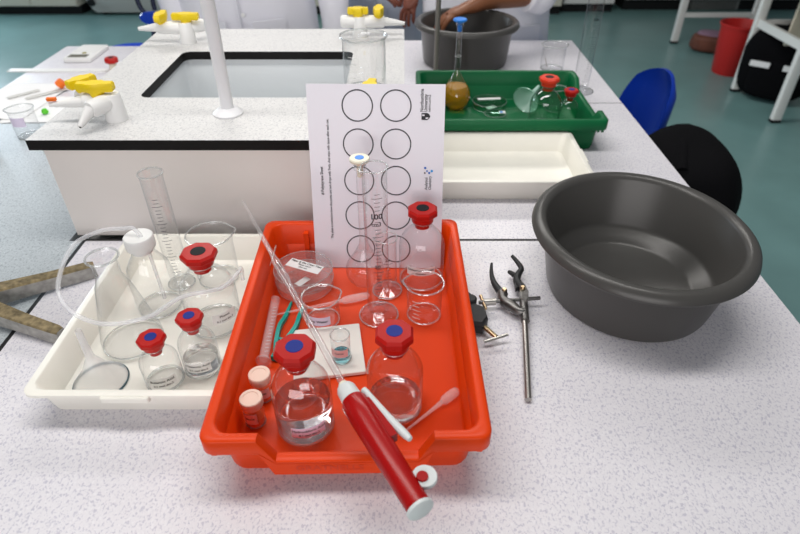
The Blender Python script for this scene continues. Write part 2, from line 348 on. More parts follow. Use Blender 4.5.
# swan neck water tap
t = thing('swan_neck_tap', 'tall white swan-neck water tap on round flange beside the sink', 'tap', (-0.313, 0.992, 0.195))
MB().lathe([(0, 0), (0.026, 0), (0.0265, 0.003), (0.018, 0.010), (0.013, 0.012), (0, 0.012)], 32).build('flange', 'white_enamel', t)
pts = [(0, 0, 0.01), (0, 0, 0.20), (0, 0, 0.36)] + [(0, 0.09 - 0.09*math.cos(a), 0.36 + 0.09*math.sin(a)) for a in [PI*i/10 for i in range(1, 11)]] + [(0, 0.18, 0.31)]
MB().tube(pts, [0.0112, 0.0118, 0.0118] + [0.0115]*10 + [0.010], 18).build('spout', 'white_enamel', t)
MB().tube([(0, 0.18, 0.315), (0, 0.18, 0.275)], [0.009, 0.005], 14).build('nozzle', 'white_enamel', t)
def lever(mb, cx, cy, cz, ang, L=0.058):
    h0 = len(mb.v)
    poly = [(-L/2, -0.0065), (-L/4, -0.008), (-0.009, -0.0125), (0.009, -0.0125), (L/4, -0.008), (L/2, -0.0065), (L/2, 0.0065), (L/4, 0.008), (0.009, 0.0125), (-0.009, 0.0125), (-L/4, 0.008), (-L/2, 0.0065)]
    mb.rings([[(x*k, y*k, z) for x, y in poly] for k, z in ((0.92, 0.008), (1, 0.011), (1, 0.020), (0.94, 0.023))])
    mb.lathe([(0, -0.006), (0.010, -0.006), (0.0115, -0.002), (0.0125, 0.010), (0, 0.010)], 16)
    mb.xf(rotm((cx, cy, cz), ang), h0); return mb
def gas_tap(x, y, label, arms, ph=0.047):
    # arms: (angle deg, nozzle length or None, drop, handle distance or None, handle angle deg)
    t = thing('gas_tap', label, 'gas tap', (x, y, 0.195), group='twin gas taps on the sink top')
    MB().lathe([(0, 0), (0.0185, 0), (0.019, 0.004), (0.0165, ph - 0.003), (0.0145, ph), (0, ph)], 24).build('post', 'white_plastic', t)
    for a, L, dz, hd, ha in arms:
        a = math.radians(a); zz = ph - 0.013; d = Vector((math.cos(a), math.sin(a), 0)); p = lambda s, k=0.0: (d.x*s, d.y*s, zz + k)
        bl = max(0.046, (hd or 0) + 0.014)
        MB().tube([p(0.004), p(0.014), p(bl - 0.004), p(bl)], [0.012, 0.0145, 0.0145, 0.012], 16).build('valve_body', 'white_plastic', t)
        if L:
            pts = []; rad = []
            for i in range(7):
                f = i/6; g = min(1, f + 0.09); pts += [p(bl - 0.003 + (L - bl)*f, dz*f), p(bl - 0.003 + (L - bl)*g, dz*g)]; rad += [0.0110 - 0.0065*f, 0.0096 - 0.0062*f]
            nz = MB().tube(pts[:-1], rad[:-1], 14).build('nozzle', 'white_plastic', t)
            q = Vector(pts[-2]); MB().tube([tuple(q - d*0.004), tuple(q + d*0.0004)], 0.0026, 10).build('bore', 'black_edge', nz)
        if hd is not None: lever(MB(), d.x*hd, d.y*hd, zz + 0.0095, math.radians(ha), 0.062 if L else 0.050).build('handle', 'yellow_plastic', t)
    return t
gas_tap(-0.502, 0.966, 'twin gas tap with yellow handles on sink front corner by the papers', ((186, 0.106, -0.003, 0.020, 2), (243, 0.075, -0.020, None, 0), (158, None, 0, 0.058, 55)))
gas_tap(-0.512, 1.425, 'twin gas tap with yellow handles at back corner near the pole', ((176, 0.118, -0.004, 0.055, 92), (40, 0.085, 0.02, 0.004, 2)))
gas_tap(-0.105, 1.480, 'twin gas tap with yellow handles at back behind tall beaker', ((4, 0.112, -0.006, 0.046, 88), (176, None, 0, 0.004, 2)))
gas_tap(-0.072, 0.930, 'gas tap mostly hidden behind the printed sheet top edge', ((60, 0.085, 0, 0.030, 80), (195, None, 0, 0.034, 4)))

# ---------------------------------------------------------------- glassware builders
def bottle(label, loc, R, hs, zn, zt, ztop, rn, rc, disc, liquid=None, sticker=None, rz=0, gl='glass', capm='cap_red', group=None):
    t = thing('reagent_bottle', label, 'bottle', loc, rz, group)
    prof = [(0, 0.0015), (R*0.80, 0.0005), (R*0.93, 0), (R*0.99, 0.003), (R, 0.007), (R, hs)]
    for i in range(1, 9):
        a = i/8; s = 0.5 - 0.5*math.cos(PI*a); prof.append((R + (rn - R)*(0.35*a + 0.65*s), hs + (zn - hs)*math.sin(a*PI/2)**0.9))
    prof += [(rn, zt - 0.004), (rn + 0.0022, zt - 0.003), (rn + 0.003, zt - 0.001), (rn + 0.002, zt), (rn - 0.001, zt), (rn - 0.0015, zt - 0.006)]
    MB().lathe(prof, 40).build('bottle_glass', gl, t)
    MB().tube([((rn + 0.001)*math.cos(a), (rn + 0.001)*math.sin(a), zt - 0.0015) for a in [2*PI*i/28 for i in range(28)]], 0.0016, 6, closed=True).build('bottle_lip', 'rim_glass', t)
    MB().tube([((R*0.95)*math.cos(a), (R*0.95)*math.sin(a), 0.0035) for a in [2*PI*i/36 for i in range(36)]], 0.0018, 6, closed=True).build('base_rim', 'rim_glass', t)
    if liquid:
        lm, lh = liquid
        MB().lathe([(0, 0.003), (R*0.9, 0.003), (R - 0.003, 0.008), (R - 0.002, 0.012), (R - 0.002, lh - 0.001), (R - 0.004, lh - 0.0015), (0, lh - 0.0015)], 40).build('liquid', lm, t)
    c = MB(); oc = lambda r, z: [(r*math.cos(PI/8 + i*PI/4), r*math.sin(PI/8 + i*PI/4), z) for i in range(8)]
    ch = ztop - zt
    c.rings([oc(rc*0.82, zt + ch*0.46), oc(rc*0.97, zt + ch*0.51), oc(rc, zt + ch*0.55), oc(rc, zt + ch*0.86), oc(rc*0.90, ztop - 0.0008), oc(rc*0.87, ztop)])
    c.lathe([(0, zt - 0.001), (rn + 0.0025, zt - 0.001), (rn + 0.003, zt + 0.001), (rn + 0.0042, zt + ch*0.48), (0, zt + ch*0.48)], 24)
    c.lathe([(0, zt - 0.012), (rn - 0.0025, zt - 0.012), (rn - 0.002, zt + 0.002), (0, zt + 0.002)], 20)
    cap = c.build('cap', capm, t, sharp=25)
    MB().lathe([(0, ztop + 0.0006), (rc*0.40, ztop + 0.0006), (rc*0.43, ztop - 0.001), (0, ztop - 0.001)], 24).build('cap_disc', disc, cap)
    if sticker:
        lines, a0, z0, wd, htt, mat, size = sticker
        st = patch(R + 0.0003, a0, z0, wd, htt).build('label_sticker', mat, t)
        k = len(lines)
        for i, ln in enumerate(lines):
            lettering(ln, size*(1 if i == 0 else 0.85), 'print_black', st, bend=(R + 0.0009, a0, z0 + htt*(1 - (i + 0.7)/(k + 0.3)), 0))
    return t
def ringpts(r, z, n=32, spout=None):
    out = []
    for i in range(n):
        a = 2*PI*i/n; rr = r
        if spout: d = (a - spout[0] + PI) % (2*PI) - PI; rr += spout[1]*math.exp(-(d/0.26)**2)
        out.append((rr*math.cos(a), rr*math.sin(a), z))
    return out
def beaker(label, loc, R, h, spout_ang, gl='glass', group=None, rimw=0.0014, rimm='rim_glass', liquid=None, sticker=None, marks=True):
    t = thing('beaker', label, 'beaker', loc, 0, group); sp = (spout_ang, R*0.15, h*0.80)
    prof = [(0, 0.001), (R*0.85, 0), (R*0.96, 0.003), (R, 0.010), (R, h*0.55), (R, h*0.82), (R*1.0, h*0.92), (R*1.05, h - 0.002), (R*1.08, h)]
    MB().lathe(prof, 40, spout=sp).build('beaker_glass', gl, t)
    MB().tube(ringpts(R*1.08, h, 40, (spout_ang, R*0.15)), rimw, 6, closed=True).build('rim', rimm, t)
    MB().tube(ringpts(R*0.94, 0.003, 36), rimw, 6, closed=True).build('base_rim', rimm, t)
    if marks:
        mk = MB()
        for i in range(5):
            p = patch(R + 0.0002, -PI/2 - 0.5, h*(0.22 + 0.12*i), R*(0.35 if i % 2 else 0.5), 0.0008, 4); mk.add(p.v, p.f)
        mk.build('graduation_marks', 'label_white', t, False)
    if liquid:
        lm, lh = liquid; MB().lathe([(0, 0.003), (R*0.9, 0.003), (R - 0.0015, 0.010), (R - 0.0015, lh), (0, lh)], 36).build('liquid', lm, t)
    if sticker:
        txt, a0, z0, wd, htt, mat, size = sticker
        st = patch(R + 0.0003, a0, z0, wd, htt).build('label_sticker', mat, t)
        if txt: lettering(txt, size, 'print_black', st, bend=(R + 0.0008, a0, z0 + htt*0.5, 0))
    return t
def cylinder(label, loc, R, h, Rf, spout_ang, text=None, gl='glass', rz=0, group=None, spk=0.35):
    t = thing('measuring_cylinder', label, 'measuring cylinder', loc, rz, group); sp = (spout_ang, R*spk, h - 0.02)
    MB().lathe([(R*0.6, 0.012), (R*0.95, 0.016), (R, 0.022), (R, h*0.5), (R, h - 0.02), (R, h - 0.01), (R*1.05, h)], 28, spout=sp).build('tube', gl, t)
    MB().lathe([(0, 0.004), (Rf*0.8, 0.002), (Rf*0.96, 0), (Rf, 0.002), (Rf*0.97, 0.005), (R*0.9, 0.009), (R*0.55, 0.012), (R*0.6, 0.015), (0, 0.017)], 36).build('foot', 'glass_bright', t)
    MB().tube(ringpts(Rf*0.98, 0.0025, 36), 0.0013, 6, closed=True).build('foot_rim', 'rim_glass', t)
    MB().tube(ringpts(R*1.05, h, 32, (spout_ang, R*spk)), 0.0012, 6, closed=True).build('rim', 'rim_glass', t)
    mk = MB(); k = int((h - 0.06)/0.006)
    for i in range(k):
        p = patch(R + 0.0002, -PI/2 + 0.2, 0.035 + i*0.006, R*(0.9 if i % 5 == 0 else 0.45), 0.0006, 4); mk.add(p.v, p.f)
    mk.build('graduation_marks', 'print_grey', t, False)
    if text:
        for s, z, sz in text: lettering(s, sz, 'print_black', t, bend=(R + 0.0006, -PI/2 + 0.1, z, 0))
    return t
def conical(label, loc, R, h, rn):
    t = thing('conical_flask', label, 'flask', loc)
    prof = [(0, 0.001), (R*0.85, 0), (R*0.97, 0.004), (R, 0.010), (R*0.97, 0.020), (R*0.80, h*0.36), (rn*1.35, h*0.70), (rn, h*0.79), (rn, h*0.94), (rn + 0.003, h - 0.002), (rn + 0.004, h)]
    MB().lathe(prof, 40).build('flask_glass', 'glass', t)
    MB().tube(ringpts(rn + 0.004, h, 32), 0.0016, 6, closed=True).build('rim', 'rim_glass', t)
    MB().tube(ringpts(R*0.97, 0.004, 36), 0.0014, 6, closed=True).build('base_rim', 'rim_glass', t)
    return t
def volflask(label, loc, R, h, rn, stop, dot=None, liquid=None, gl='glass'):
    t = thing('volumetric_flask', label, 'flask', loc)
    prof = [(0, 0.003), (R*0.55, 0.0), (R*0.62, 0.001)]
    zc = R*0.80
    for i in range(13):
        a = -0.9 + i/12*(0.9 + 0.75); prof.append((R*math.cos(a), zc + R*math.sin(a)*1.02))
    zt = prof[-1][1]; rt = prof[-1][0]
    prof += [(rt*0.55 + rn*0.3, zt + R*0.45), (rn*1.15, zt + R*0.95), (rn, zt + R*1.3), (rn, h - 0.012), (rn + 0.003, h - 0.010), (rn + 0.003, h - 0.004), (rn, h - 0.003)]
    MB().lathe(prof, 40).build('flask_glass', gl, t)
    MB().tube(ringpts(rn + 0.001, h - 0.004, 24), 0.0014, 6, closed=True).build('rim', 'rim_glass', t)
    MB().tube(ringpts(rn + 0.0004, h*0.62, 24), 0.0004, 4, closed=True).build('fill_line', 'label_white', t)
    s = MB().lathe([(0, h - 0.022), (rn - 0.002, h - 0.022), (rn - 0.001, h - 0.002), (rn + 0.002, h - 0.001), (rn*2.3, h + 0.003), (rn*2.4, h + 0.006), (rn*2.2, h + 0.008), (0, h + 0.008)], 24).build('stopper', stop, t)
    if dot: MB().lathe([(0, h + 0.0086), (rn*1.05, h + 0.0086), (rn*1.1, h + 0.0075), (0, h + 0.0075)], 20).build('stopper_dot', dot, s)
    if liquid:
        lm, lh = liquid; lp = [(0, 0.005)]
        for r, z in prof[1:]:
            if z + 0.002 < lh: lp.append((r - 0.002, z + 0.0025))
        r_at = lp[-1][0]*0.9
        MB().lathe(lp + [(r_at, lh), (0, lh)], 40).build('liquid', lm, t)
    return t
def petri(label, loc, R=0.0470, h=0.018, gl='clear_plastic', group=None):
    t = thing('petri_dish', label, 'petri dish', loc, 0, group)
    MB().lathe([(0, 0.001), (R*0.93, 0.001), (R*0.95, 0.002), (R*0.95, h - 0.003)], 44).build('dish', gl, t)
    lid = MB().lathe([(R, 0.004), (R, h - 0.001), (R*0.985, h), (0, h)], 44).build('lid', gl, t)
    MB().tube(ringpts(R*0.99, h - 0.0008, 44), 0.0009, 5, closed=True).build('lid_edge', 'rim_glass', lid)
    MB().tube(ringpts(R*0.95, 0.0015, 44), 0.0008, 5, closed=True).build('dish_edge', 'rim_glass', t)
    return t
def drop_pipette(label, a, b, roll=0):
    a = Vector(a); b = Vector(b); t = thing('dropping_pipette', label, 'pipette', a, group='plastic dropping pipettes in the red tray'); d = b - a; L = d.length
    P = [d*(s) for s in (0, 0.02, 0.35, 0.60, 0.62, 0.66, 0.70)]
    MB().tube(P, [0.0012, 0.0014, 0.0022, 0.0028, 0.0034, 0.0034, 0.0030], 10).build('stem', 'pipette_plastic', t)
    P = [d*s for s in (0.69, 0.72, 0.80, 0.92, 0.97, 1.0)]
    MB().tube(P, [0.0035, 0.006, 0.0068, 0.0066, 0.0055, 0.002], 12).build('bulb', 'pipette_plastic', t)
    return t
def flat_funnel(label, loc, R, hc, hs, mat, rimmat, rot):
    t = thing('funnel', label, 'funnel', loc); t.rotation_euler = rot
    MB().lathe([(R, 0), (R*0.99, 0.004), (R*0.5, hc*0.55), (0.007, hc), (0.0055, hc + 0.004), (0.004, hc + hs)], 36).build('cone', mat, t)
    MB().tube(ringpts(R, 0.001, 36), 0.0016, 6, closed=True).build('rim', rimmat, t)
    return t

# ---------------------------------------------------------------- trays
def lab_tray(name, label, loc, rz, W, L, H, mat, apron, emboss=None, flange=0.014):
    # the front rim dips between the two corners, as on moulded storage trays
    t = thing(name, label, 'tray', loc, rz); f = flange; wt, wb, z0, dip = apron
    def R(d, z, r):
        pts = rrect(W - 2*d, L - 2*d, r, 5); y = -(L/2 - d); out = []
        for k, (px, py) in enumerate(pts):
            out.append((px, py, z))
            if k == 17:                     # end of the front-left corner: run along the front edge
                for xx, q in ((-wt/2, 1.0), (-wb/2, dip), (0, dip), (wb/2, dip), (wt/2, 1.0)): out.append((xx, y, z*q if z > 0.02 else z))
        return out
    MB().rings([R(f + 0.008, 0.0, 0.016), R(f + 0.0065, 0.002, 0.018), R(f + 0.000, H - 0.022, 0.018), R(f - 0.003, H - 0.020, 0.018), R(0.003, H - 0.020, 0.014), R(0.001, H - 0.024, 0.014), R(0, H - 0.022, 0.014), R(0, H - 0.002, 0.014), R(0.002, H, 0.013),
                R(f - 0.003, H, 0.018), R(f - 0.001, H - 0.002, 0.018), R(f + 0.002, H*0.5, 0.018), R(f + 0.005, 0.008, 0.017), R(f + 0.009, 0.0045, 0.013)]).build('tray_body', mat, t, sharp=50)
    zt = H*dip - 0.004
    poly = [(-wt/2, H - 0.022), (-wb/2 - 0.004, z0), (wb/2 + 0.004, z0), (wt/2, H - 0.022), (wb/2, zt), (-wb/2, zt)]
    mb = MB(); mb.rings([[(x, y, z) for x, z in poly] for y in (-L/2 + 0.004, -L/2 - 0.0004)]); ap = mb.build('handle_apron', mat, t, False)
    if emboss: lettering(emboss, 0.0125, 'tray_red_emboss', ap, Matrix.Translation((-0.02, -L/2 - 0.0009, H*dip - 0.012)) @ Matrix.Rotation(PI/2, 4, 'X'), sx=1.15)
    for sx in (-1, 1):
        if sx < 0: MB().box(sx*W*0.29 - 0.004, sx*W*0.29 + 0.004, L/2 - f - 0.010, L/2 - f - 0.001, 0.012, H - 0.012).build('rib', mat, t, False)
        for k in range(3): MB().box(sx*(W/2 - 0.012) - 0.003, sx*(W/2 - 0.012) + 0.003, -L/2 + 0.006 + k*0.010, -L/2 + 0.011 + k*0.010, H - 0.032, H - 0.020).build('runner_tooth', mat, t, False)
    return t
RT = lab_tray('storage_tray', 'glossy orange-red plastic storage tray full of glassware in front', (-0.0655, 0.600, 0.0), math.radians(1.0), 0.318, 0.440, 0.080, 'tray_red', (0.192, 0.158, 0.020, 0.55), 'GRATNELLS')
lab_tray('storage_tray', 'dark green plastic storage tray holding amber flask and red-capped bottles', (0.250, 1.405, 0.0), math.radians(90), 0.345, 0.432, 0.080, 'tray_green', (0.225, 0.180, 0.020, 0.70))
def white_tray(label, loc, rz, W, L, H):
    t = thing('shallow_tray', label, 'tray', loc, rz); R = lambda d, z, r: [(x, y, z) for x, y in rrect(W - 2*d, L - 2*d, r, 5)]
    MB().rings([R(0.020, 0, 0.012), R(0.017, 0.003, 0.014), R(0.009, H - 0.004, 0.016), R(0.0, H - 0.005, 0.016), R(0, H - 0.001, 0.016), R(0.002, H, 0.015), R(0.009, H, 0.014), R(0.011, H - 0.002, 0.014), R(0.020, 0.008, 0.013), R(0.026, 0.004, 0.010)]).build('tray_body', 'tray_cream', t)
    MB().slab(0.06, 0.012, 0.003, H - 0.010, H - 0.0015, 0.001, cx=0.0, cy=-L/2 + 0.002).build('pouring_lip', 'tray_cream', t)
    return t
white_tray('shallow cream plastic tray crowded with clear glassware on the left', (-0.3405, 0.645, 0), 0, 0.258, 0.356, 0.050)
white_tray('empty shallow cream plastic tray in front of the green tray', (0.1975, 1.125, 0), math.radians(90), 0.242, 0.375, 0.050)

# ---------------------------------------------------------------- printed sheet standing in the red tray
t = thing('printed_sheet', 'laminated white sheet printed with ten circles leaning in red tray', 'paper sheet', (-0.0422, 0.783, 0.0065)); t.rotation_euler = (math.radians(90 - 15.1), 0, math.radians(-0.6))
PW, PH = 0.2115, 0.299
sheet = MB().box(-PW/2, PW/2, 0, PH, -0.0006, 0).build('sheet', 'paper', t, False)
for r_ in range(5):
    for c_ in range(2):
        mb = MB(); cx, cy = (-0.0285 + 0.0590*c_, 0.034 + 0.0583*r_); n = 48; R0 = 0.0232
        mb.rings([[(cx + r*math.cos(2*PI*i/n), cy + r*math.sin(2*PI*i/n), z) for i in range(n)] for r, z in ((R0 - 0.0010, 0.0002), (R0 + 0.0010, 0.0002), (R0 + 0.0010, 0.0), (R0 - 0.0010, 0.0))], closed=True)
        mb.build('printed_circle', 'print_grey', t, False)
rot90 = lambda x, y: Matrix.Translation((x, y, 0.0004)) @ Matrix.Rotation(PI/2, 4, 'Z')
lettering('# Polystyrene Sheet', 0.0066, 'print_black', sheet, rot90(-0.0880, 0.150), sx=0.85)
lettering('This plate is marked to show the points and test drops with Tests. And wipe with tissue after each use.', 0.0056, 'print_grey', sheet, rot90(-0.0755, 0.150), sx=0.83)
lettering('Northumbria', 0.0074, 'print_black', sheet, rot90(0.0705, 0.2585), align='LEFT', sx=0.85)
lettering('University', 0.0074, 'print_black', sheet, rot90(0.0765, 0.2585), align='LEFT', sx=0.85)
lettering('NEWCASTLE', 0.0042, 'print_black', sheet, rot90(0.0825, 0.2585), align='LEFT', sx=1.05)
sh = MB().rings([[(0.0765 + x, 0.2510 + y, z) for x, y in ((-0.0065, 0.0055), (-0.0065, -0.0045), (0.002, -0.0050), (0.0050, -0.003), (0.0072, 0.0005), (0.0050, 0.004), (0.002, 0.0058))] for z in (0.0001, 0.0004)]).build('crest', 'print_black', sheet, False)
MB().rings([[(0.0755 + x, 0.2510 + y, z) for x, y in ((-0.0045, 0.0035), (-0.0045, 0.0012), (-0.001, 0.0012), (-0.001, 0.0035))] for z in (0.0003, 0.0006)]).build('crest_mark', 'paper', sheet, False)
MB().rings([[(0.0785 + x, 0.2510 + y, z) for x, y in ((-0.002, -0.0010), (-0.002, -0.0034), (0.002, -0.0026), (0.002, -0.001))] for z in (0.0003, 0.0006)]).build('crest_mark', 'paper', sheet, False)
lettering('Analytical', 0.0062, 'print_grey', sheet, rot90(0.0790, 0.1360), align='LEFT', sx=0.85)
lettering('Chemistry', 0.0062, 'print_grey', sheet, rot90(0.0850, 0.1360), align='LEFT', sx=0.85)
for x, y, r, m in ((0.0770, 0.1715, 0.0019, 'print_blue'), (0.0800, 0.1665, 0.0015, 'print_blue'), (0.0765, 0.1635, 0.0013, 'print_black'), (0.0835, 0.1635, 0.0017, 'print_blue'), (0.0875, 0.1665, 0.0021, 'print_skyblue')):
    MB().lathe([(0, 0.0004), (r, 0.0004), (r, 0)], 16, c=(x, y)).build('logo_dot', m, sheet, False)

# ---------------------------------------------------------------- contents of the red tray
TZ = 0.0055
LAT = {'h': 0.137 - TZ}
bottle('clear bottle half full of liquid, blue-centred red cap, front of red tray beside vials', (-0.121, 0.459, TZ), 0.0355, 0.070, 0.103, 0.113, 0.137, 0.0135, 0.0245, 'disc_blue', ('water', 0.050), (['Hydrochloric Acid', '0.1 mol dm-3'], -PI/2 + 0.30, 0.020, 0.042, 0.017, 'label_lilac', 0.0055), gl='glass_bright')
bottle('clear bottle with blue-centred red cap beside the red pipette filler', (-0.010, 0.490, TZ), 0.0350, 0.066, 0.096, 0.107, 0.131, 0.0145, 0.0240, 'disc_blue', ('water', 0.020), gl='glass_bright')
bottle('bottle with black-centred red cap at back corner of red tray', (0.0300, 0.754, TZ), 0.0365, 0.070, 0.104, 0.116, 0.137, 0.0140, 0.0240, 'disc_black', None, (['Universal Indicator', 'Solution'], -PI/2 - 0.05, 0.034, 0.046, 0.015, 'label_white', 0.0056))
beaker('small empty beaker in front of the black-centred cap bottle in red tray', (0.032, 0.664, TZ), 0.0265, 0.063, math.radians(170), gl='glass_bright')
volflask('empty volumetric flask with cream stopper and blue dot behind tall cylinder', (-0.062, 0.748, TZ), 0.031, 0.216, 0.0062, 'stopper_cream', 'dot_blue')
cylinder('tall glass measuring cylinder in the middle of the red tray', (-0.037, 0.663, TZ), 0.0165, 0.253, 0.030, math.radians(215), [('100', 0.188, 0.0115), ('cm3', 0.176, 0.008), ('50', 0.105, 0.008)])
cylinder('shorter glass measuring cylinder behind the tall one in red tray', (-0.0255, 0.722, TZ), 0.0155, 0.104, 0.0235, math.radians(200), [('25', 0.072, 0.007)])
def vial(label, loc, R, h, capm, bodym, stick, txt, capped=True, liquid=None, group=None):
    t = thing('sample_vial', label, 'vial', loc, 0, group)
    hb = h - (0.010 if capped else 0)
    MB().lathe([(0, 0.0008), (R*0.85, 0), (R, 0.003), (R, hb - 0.004), (R*0.96, hb)], 28).build('vial_body', bodym, t)
    if liquid: MB().lathe([(0, 0.0015), (R*0.88, 0.0015), (R - 0.0012, 0.004), (R - 0.0012, liquid[1]), (0, liquid[1])], 28).build('liquid', liquid[0], t)
    if capped:
        c = MB().lathe([(0, hb - 0.003), (R*1.05, hb - 0.003), (R*1.12, hb - 0.001), (R*1.12, h - 0.001), (R*1.05, h), (R*0.75, h), (R*0.72, h - 0.0008), (0, h - 0.0008)], 32).build('cap', capm, t)
    else:
        MB().tube(ringpts(R*0.97, hb, 28), 0.0010, 6, closed=True).build('rim', 'rim_glass', t)
    MB().tube(ringpts(R*0.96, 0.0015, 28), 0.0010, 6, closed=True).build('base_rim', 'rim_glass', t)
    a0, z0, wd, htt, mat = stick
    st = patch(R + 0.0003, a0, z0, wd, htt).build('label_sticker', mat, t)
    lettering(txt, 0.0042, 'print_black', st, bend=(R + 0.0008, a0, z0 + htt*0.55, 0))
    return t
vial('pink-capped sample vial nearest the front corner of the red tray', (-0.1850, 0.463, TZ), 0.0125, 0.046, 'cap_pink', 'clear_plastic', (-PI/2 - 0.25, 0.010, 0.020, 0.018, 'label_pink'), 'KMnO4', liquid=('vial_red', 0.012), group='pink-capped vials')
vial('pink-capped sample vial between the front vial and the teal tweezers', (-0.1830, 0.503, TZ), 0.0125, 0.045, 'cap_pink', 'clear_plastic', (-PI/2 + 0.15, 0.010, 0.022, 0.016, 'label_pink'), 'Iron(III)', liquid=('vial_red', 0.010), group='pink-capped vials')
# white tile
tl = MB().slab(0.098, 0.098, 0.002, 0, 0.006, 0.0008).build('white_tile', 'tile_white', None, True, (-0.1065, 0.583, TZ), math.radians(9)); tag(tl, 'square white ceramic tile lying on the red tray floor', 'tile')
vial('small open glass vial of pale blue liquid standing on white tile', (-0.0855, 0.567, TZ + 0.006), 0.0135, 0.045, None, 'glass_bright', (-PI/2 - 0.1, 0.014, 0.026, 0.014, 'label_pink'), 'CuSO4', False, ('blue_liquid', 0.011))
beaker('beaker labelled Tap Water wedged behind the white tile in red tray', (-0.1215, 0.652, TZ), 0.0262, 0.047, math.radians(25), gl='glass_bright', sticker=('Tap Water', -PI/2 - 0.10, 0.012, 0.036, 0.016, 'label_lilac', 0.0065), marks=False)
# stacked petri dishes
petri('lower petri dish of the stack at back of red tray', (-0.1600, 0.737, TZ), group='stacked petri dishes')
pd = petri('upper petri dish of the stack, paper label on its lid', (-0.1600, 0.736, TZ + 0.0186), group='stacked petri dishes')
st = MB().box(-0.030, 0.030, -0.0105, 0.0105, 0, 0.0003).xf(rotm((0.002, 0.004, 0.0182), math.radians(-24))).build('paper_label', 'label_white', pd, False)
for i, (tx, sz) in enumerate((('Filter & the Clear Tiles', 0.0060), ('Please return', 0.0044), ('after use', 0.0044))):
    lettering(tx, sz, 'print_black', st, rotm((0.002, 0.004, 0.0188), math.radians(-24)) @ Matrix.Translation((0, 0.0060 - 0.0058*i, 0)))
st2 = MB().box(-0.006, 0.006, -0.012, 0.012, 0, 0.0003).xf(rotm((0.000, -0.016, 0.0025), math.radians(-38))).build('paper_label', 'label_white', pd, False)
# teal tweezers
t = thing('tweezers', 'teal plastic tweezers lying open beside the plastic cylinder', 'tweezers', (-0.179, 0.572, TZ))
for pts in ([(0, 0, 0.005), (-0.004, 0.030, 0.005), (-0.005, 0.062, 0.004), (0.000, 0.085, 0.003), (0.004, 0.118, 0.003)], [(0.002, 0.002, 0.005), (0.010, 0.030, 0.005), (0.019, 0.060, 0.004), (0.021, 0.085, 0.003), (0.024, 0.112, 0.003)]):
    P = smoothpath(pts, 4); mb = MB(); rg = []
    for i, p in enumerate(P):
        q = P[min(i + 1, len(P) - 1)] - P[max(i - 1, 0)]; q.normalize(); nrm = Vector((q.y, -q.x, 0)); f = i/(len(P) - 1); hw = 0.0030 if f < 0.75 else 0.0030 - 0.0018*(f - 0.75)*4; hh = 0.0050*(1 - 0.55*f)
        rg.append([tuple(p + nrm*a*hw + Vector((0, 0, b*hh))) for a, b in ((-1, -1), (1, -1), (1, 1), (-1, 1))])
    mb.rings(rg); mb.build('arm', 'teal_plastic', t, False)
MB().bar((-0.004, 0.034, 0.005), (0.006, 0.031, 0.005), 0.004, 0.006).build('guide_pin', 'teal_plastic', t, False)
MB().bar((-0.001, -0.006, 0.005), (0.002, 0.006, 0.005), 0.010, 0.009).build('joint', 'teal_plastic', t, False)
# plastic cylinder lying down
t = thing('plastic_cylinder', 'clear plastic graduated cylinder lying along left wall of red tray', 'measuring cylinder', (-0.1930, 0.556, TZ + 0.0110)); t.rotation_euler = (math.radians(-90 + 2.0), 0, math.radians(2))
MB().lathe([(0.0065, 0.002), (0.0068, 0.006), (0.0068, 0.125), (0.0075, 0.127)], 20).build('tube', 'pipette_plastic', t)
MB().lathe([(0, 0), (0.0100, 0), (0.0105, 0.001), (0.010, 0.003), (0.006, 0.004), (0, 0.005)], 24).build('foot', 'pipette_plastic', t)
mk = MB()
for i in range(14): p = patch(0.0071, PI/2, 0.025 + i*0.007, 0.006, 0.0007, 3); mk.add(p.v, p.f)
mk.build('graduation_marks', 'label_white', t, False)
drop_pipette('clear plastic dropping pipette near front right corner of red tray', (0.001, 0.4437, TZ + 0.004), (0.0725, 0.509, TZ + 0.0072))
drop_pipette('clear plastic dropping pipette lying across behind the white tile', (-0.194, 0.660, TZ + 0.004), (-0.0530, 0.7025, TZ + 0.0075))
# pipette filler with its glass pipette resting on the tray rims
A = Vector((0.0166, 0.2884, 0.101)); B = Vector((-0.0607, 0.4290, 0.0985)); ax = (B - A).normalized(); Lf = (B - A).length
side = ax.cross(Vector((0, 0, 1))).normalized()
t = thing('pipette_filler', 'red pipette filler with pale lever and thumbwheel across tray front', 'pipette filler', A); t.rotation_mode = 'QUATERNION'
zq = ax; xq = side; yq = zq.cross(xq); mt = Matrix((xq, yq, zq)).transposed(); t.rotation_quaternion = mt.to_quaternion()
mb = MB().lathe([(0, 0.003), (0.0118, 0.003), (0.0122, 0.006), (0.0138, Lf*0.45), (0.0150, Lf*0.75), (0.0150, Lf - 0.016), (0.0132, Lf - 0.012), (0, Lf - 0.012)], 32); mb.build('barrel', 'filler_red', t)
MB().lathe([(0, -0.001), (0.0120, -0.001), (0.0135, 0.0), (0.0138, 0.003), (0.012, 0.004), (0, 0.004)], 32).build('end_cap', 'filler_white', t)
MB().lathe([(0, Lf - 0.014), (0.0118, Lf - 0.014), (0.0122, Lf - 0.012), (0.0112, Lf + 0.006), (0.0095, Lf + 0.010), (0.004, Lf + 0.011), (0, Lf + 0.011)], 28).build('collar', 'filler_white', t)
MB().lathe([(0, Lf + 0.010), (0.0055, Lf + 0.010), (0.0055, Lf + 0.016), (0.0045, Lf + 0.017), (0, Lf + 0.017)], 20).build('rubber_seal', 'stopper_cream', t)
wh = MB().lathe([(0, -0.0025), (0.0120, -0.0025), (0.0125, -0.0015), (0.0125, 0.0015), (0.0120, 0.0025), (0, 0.0025)], 28).xf(rotm((0.0190, -0.004, 0.026), rx=PI/2)).build('thumbwheel', 'filler_white', t)
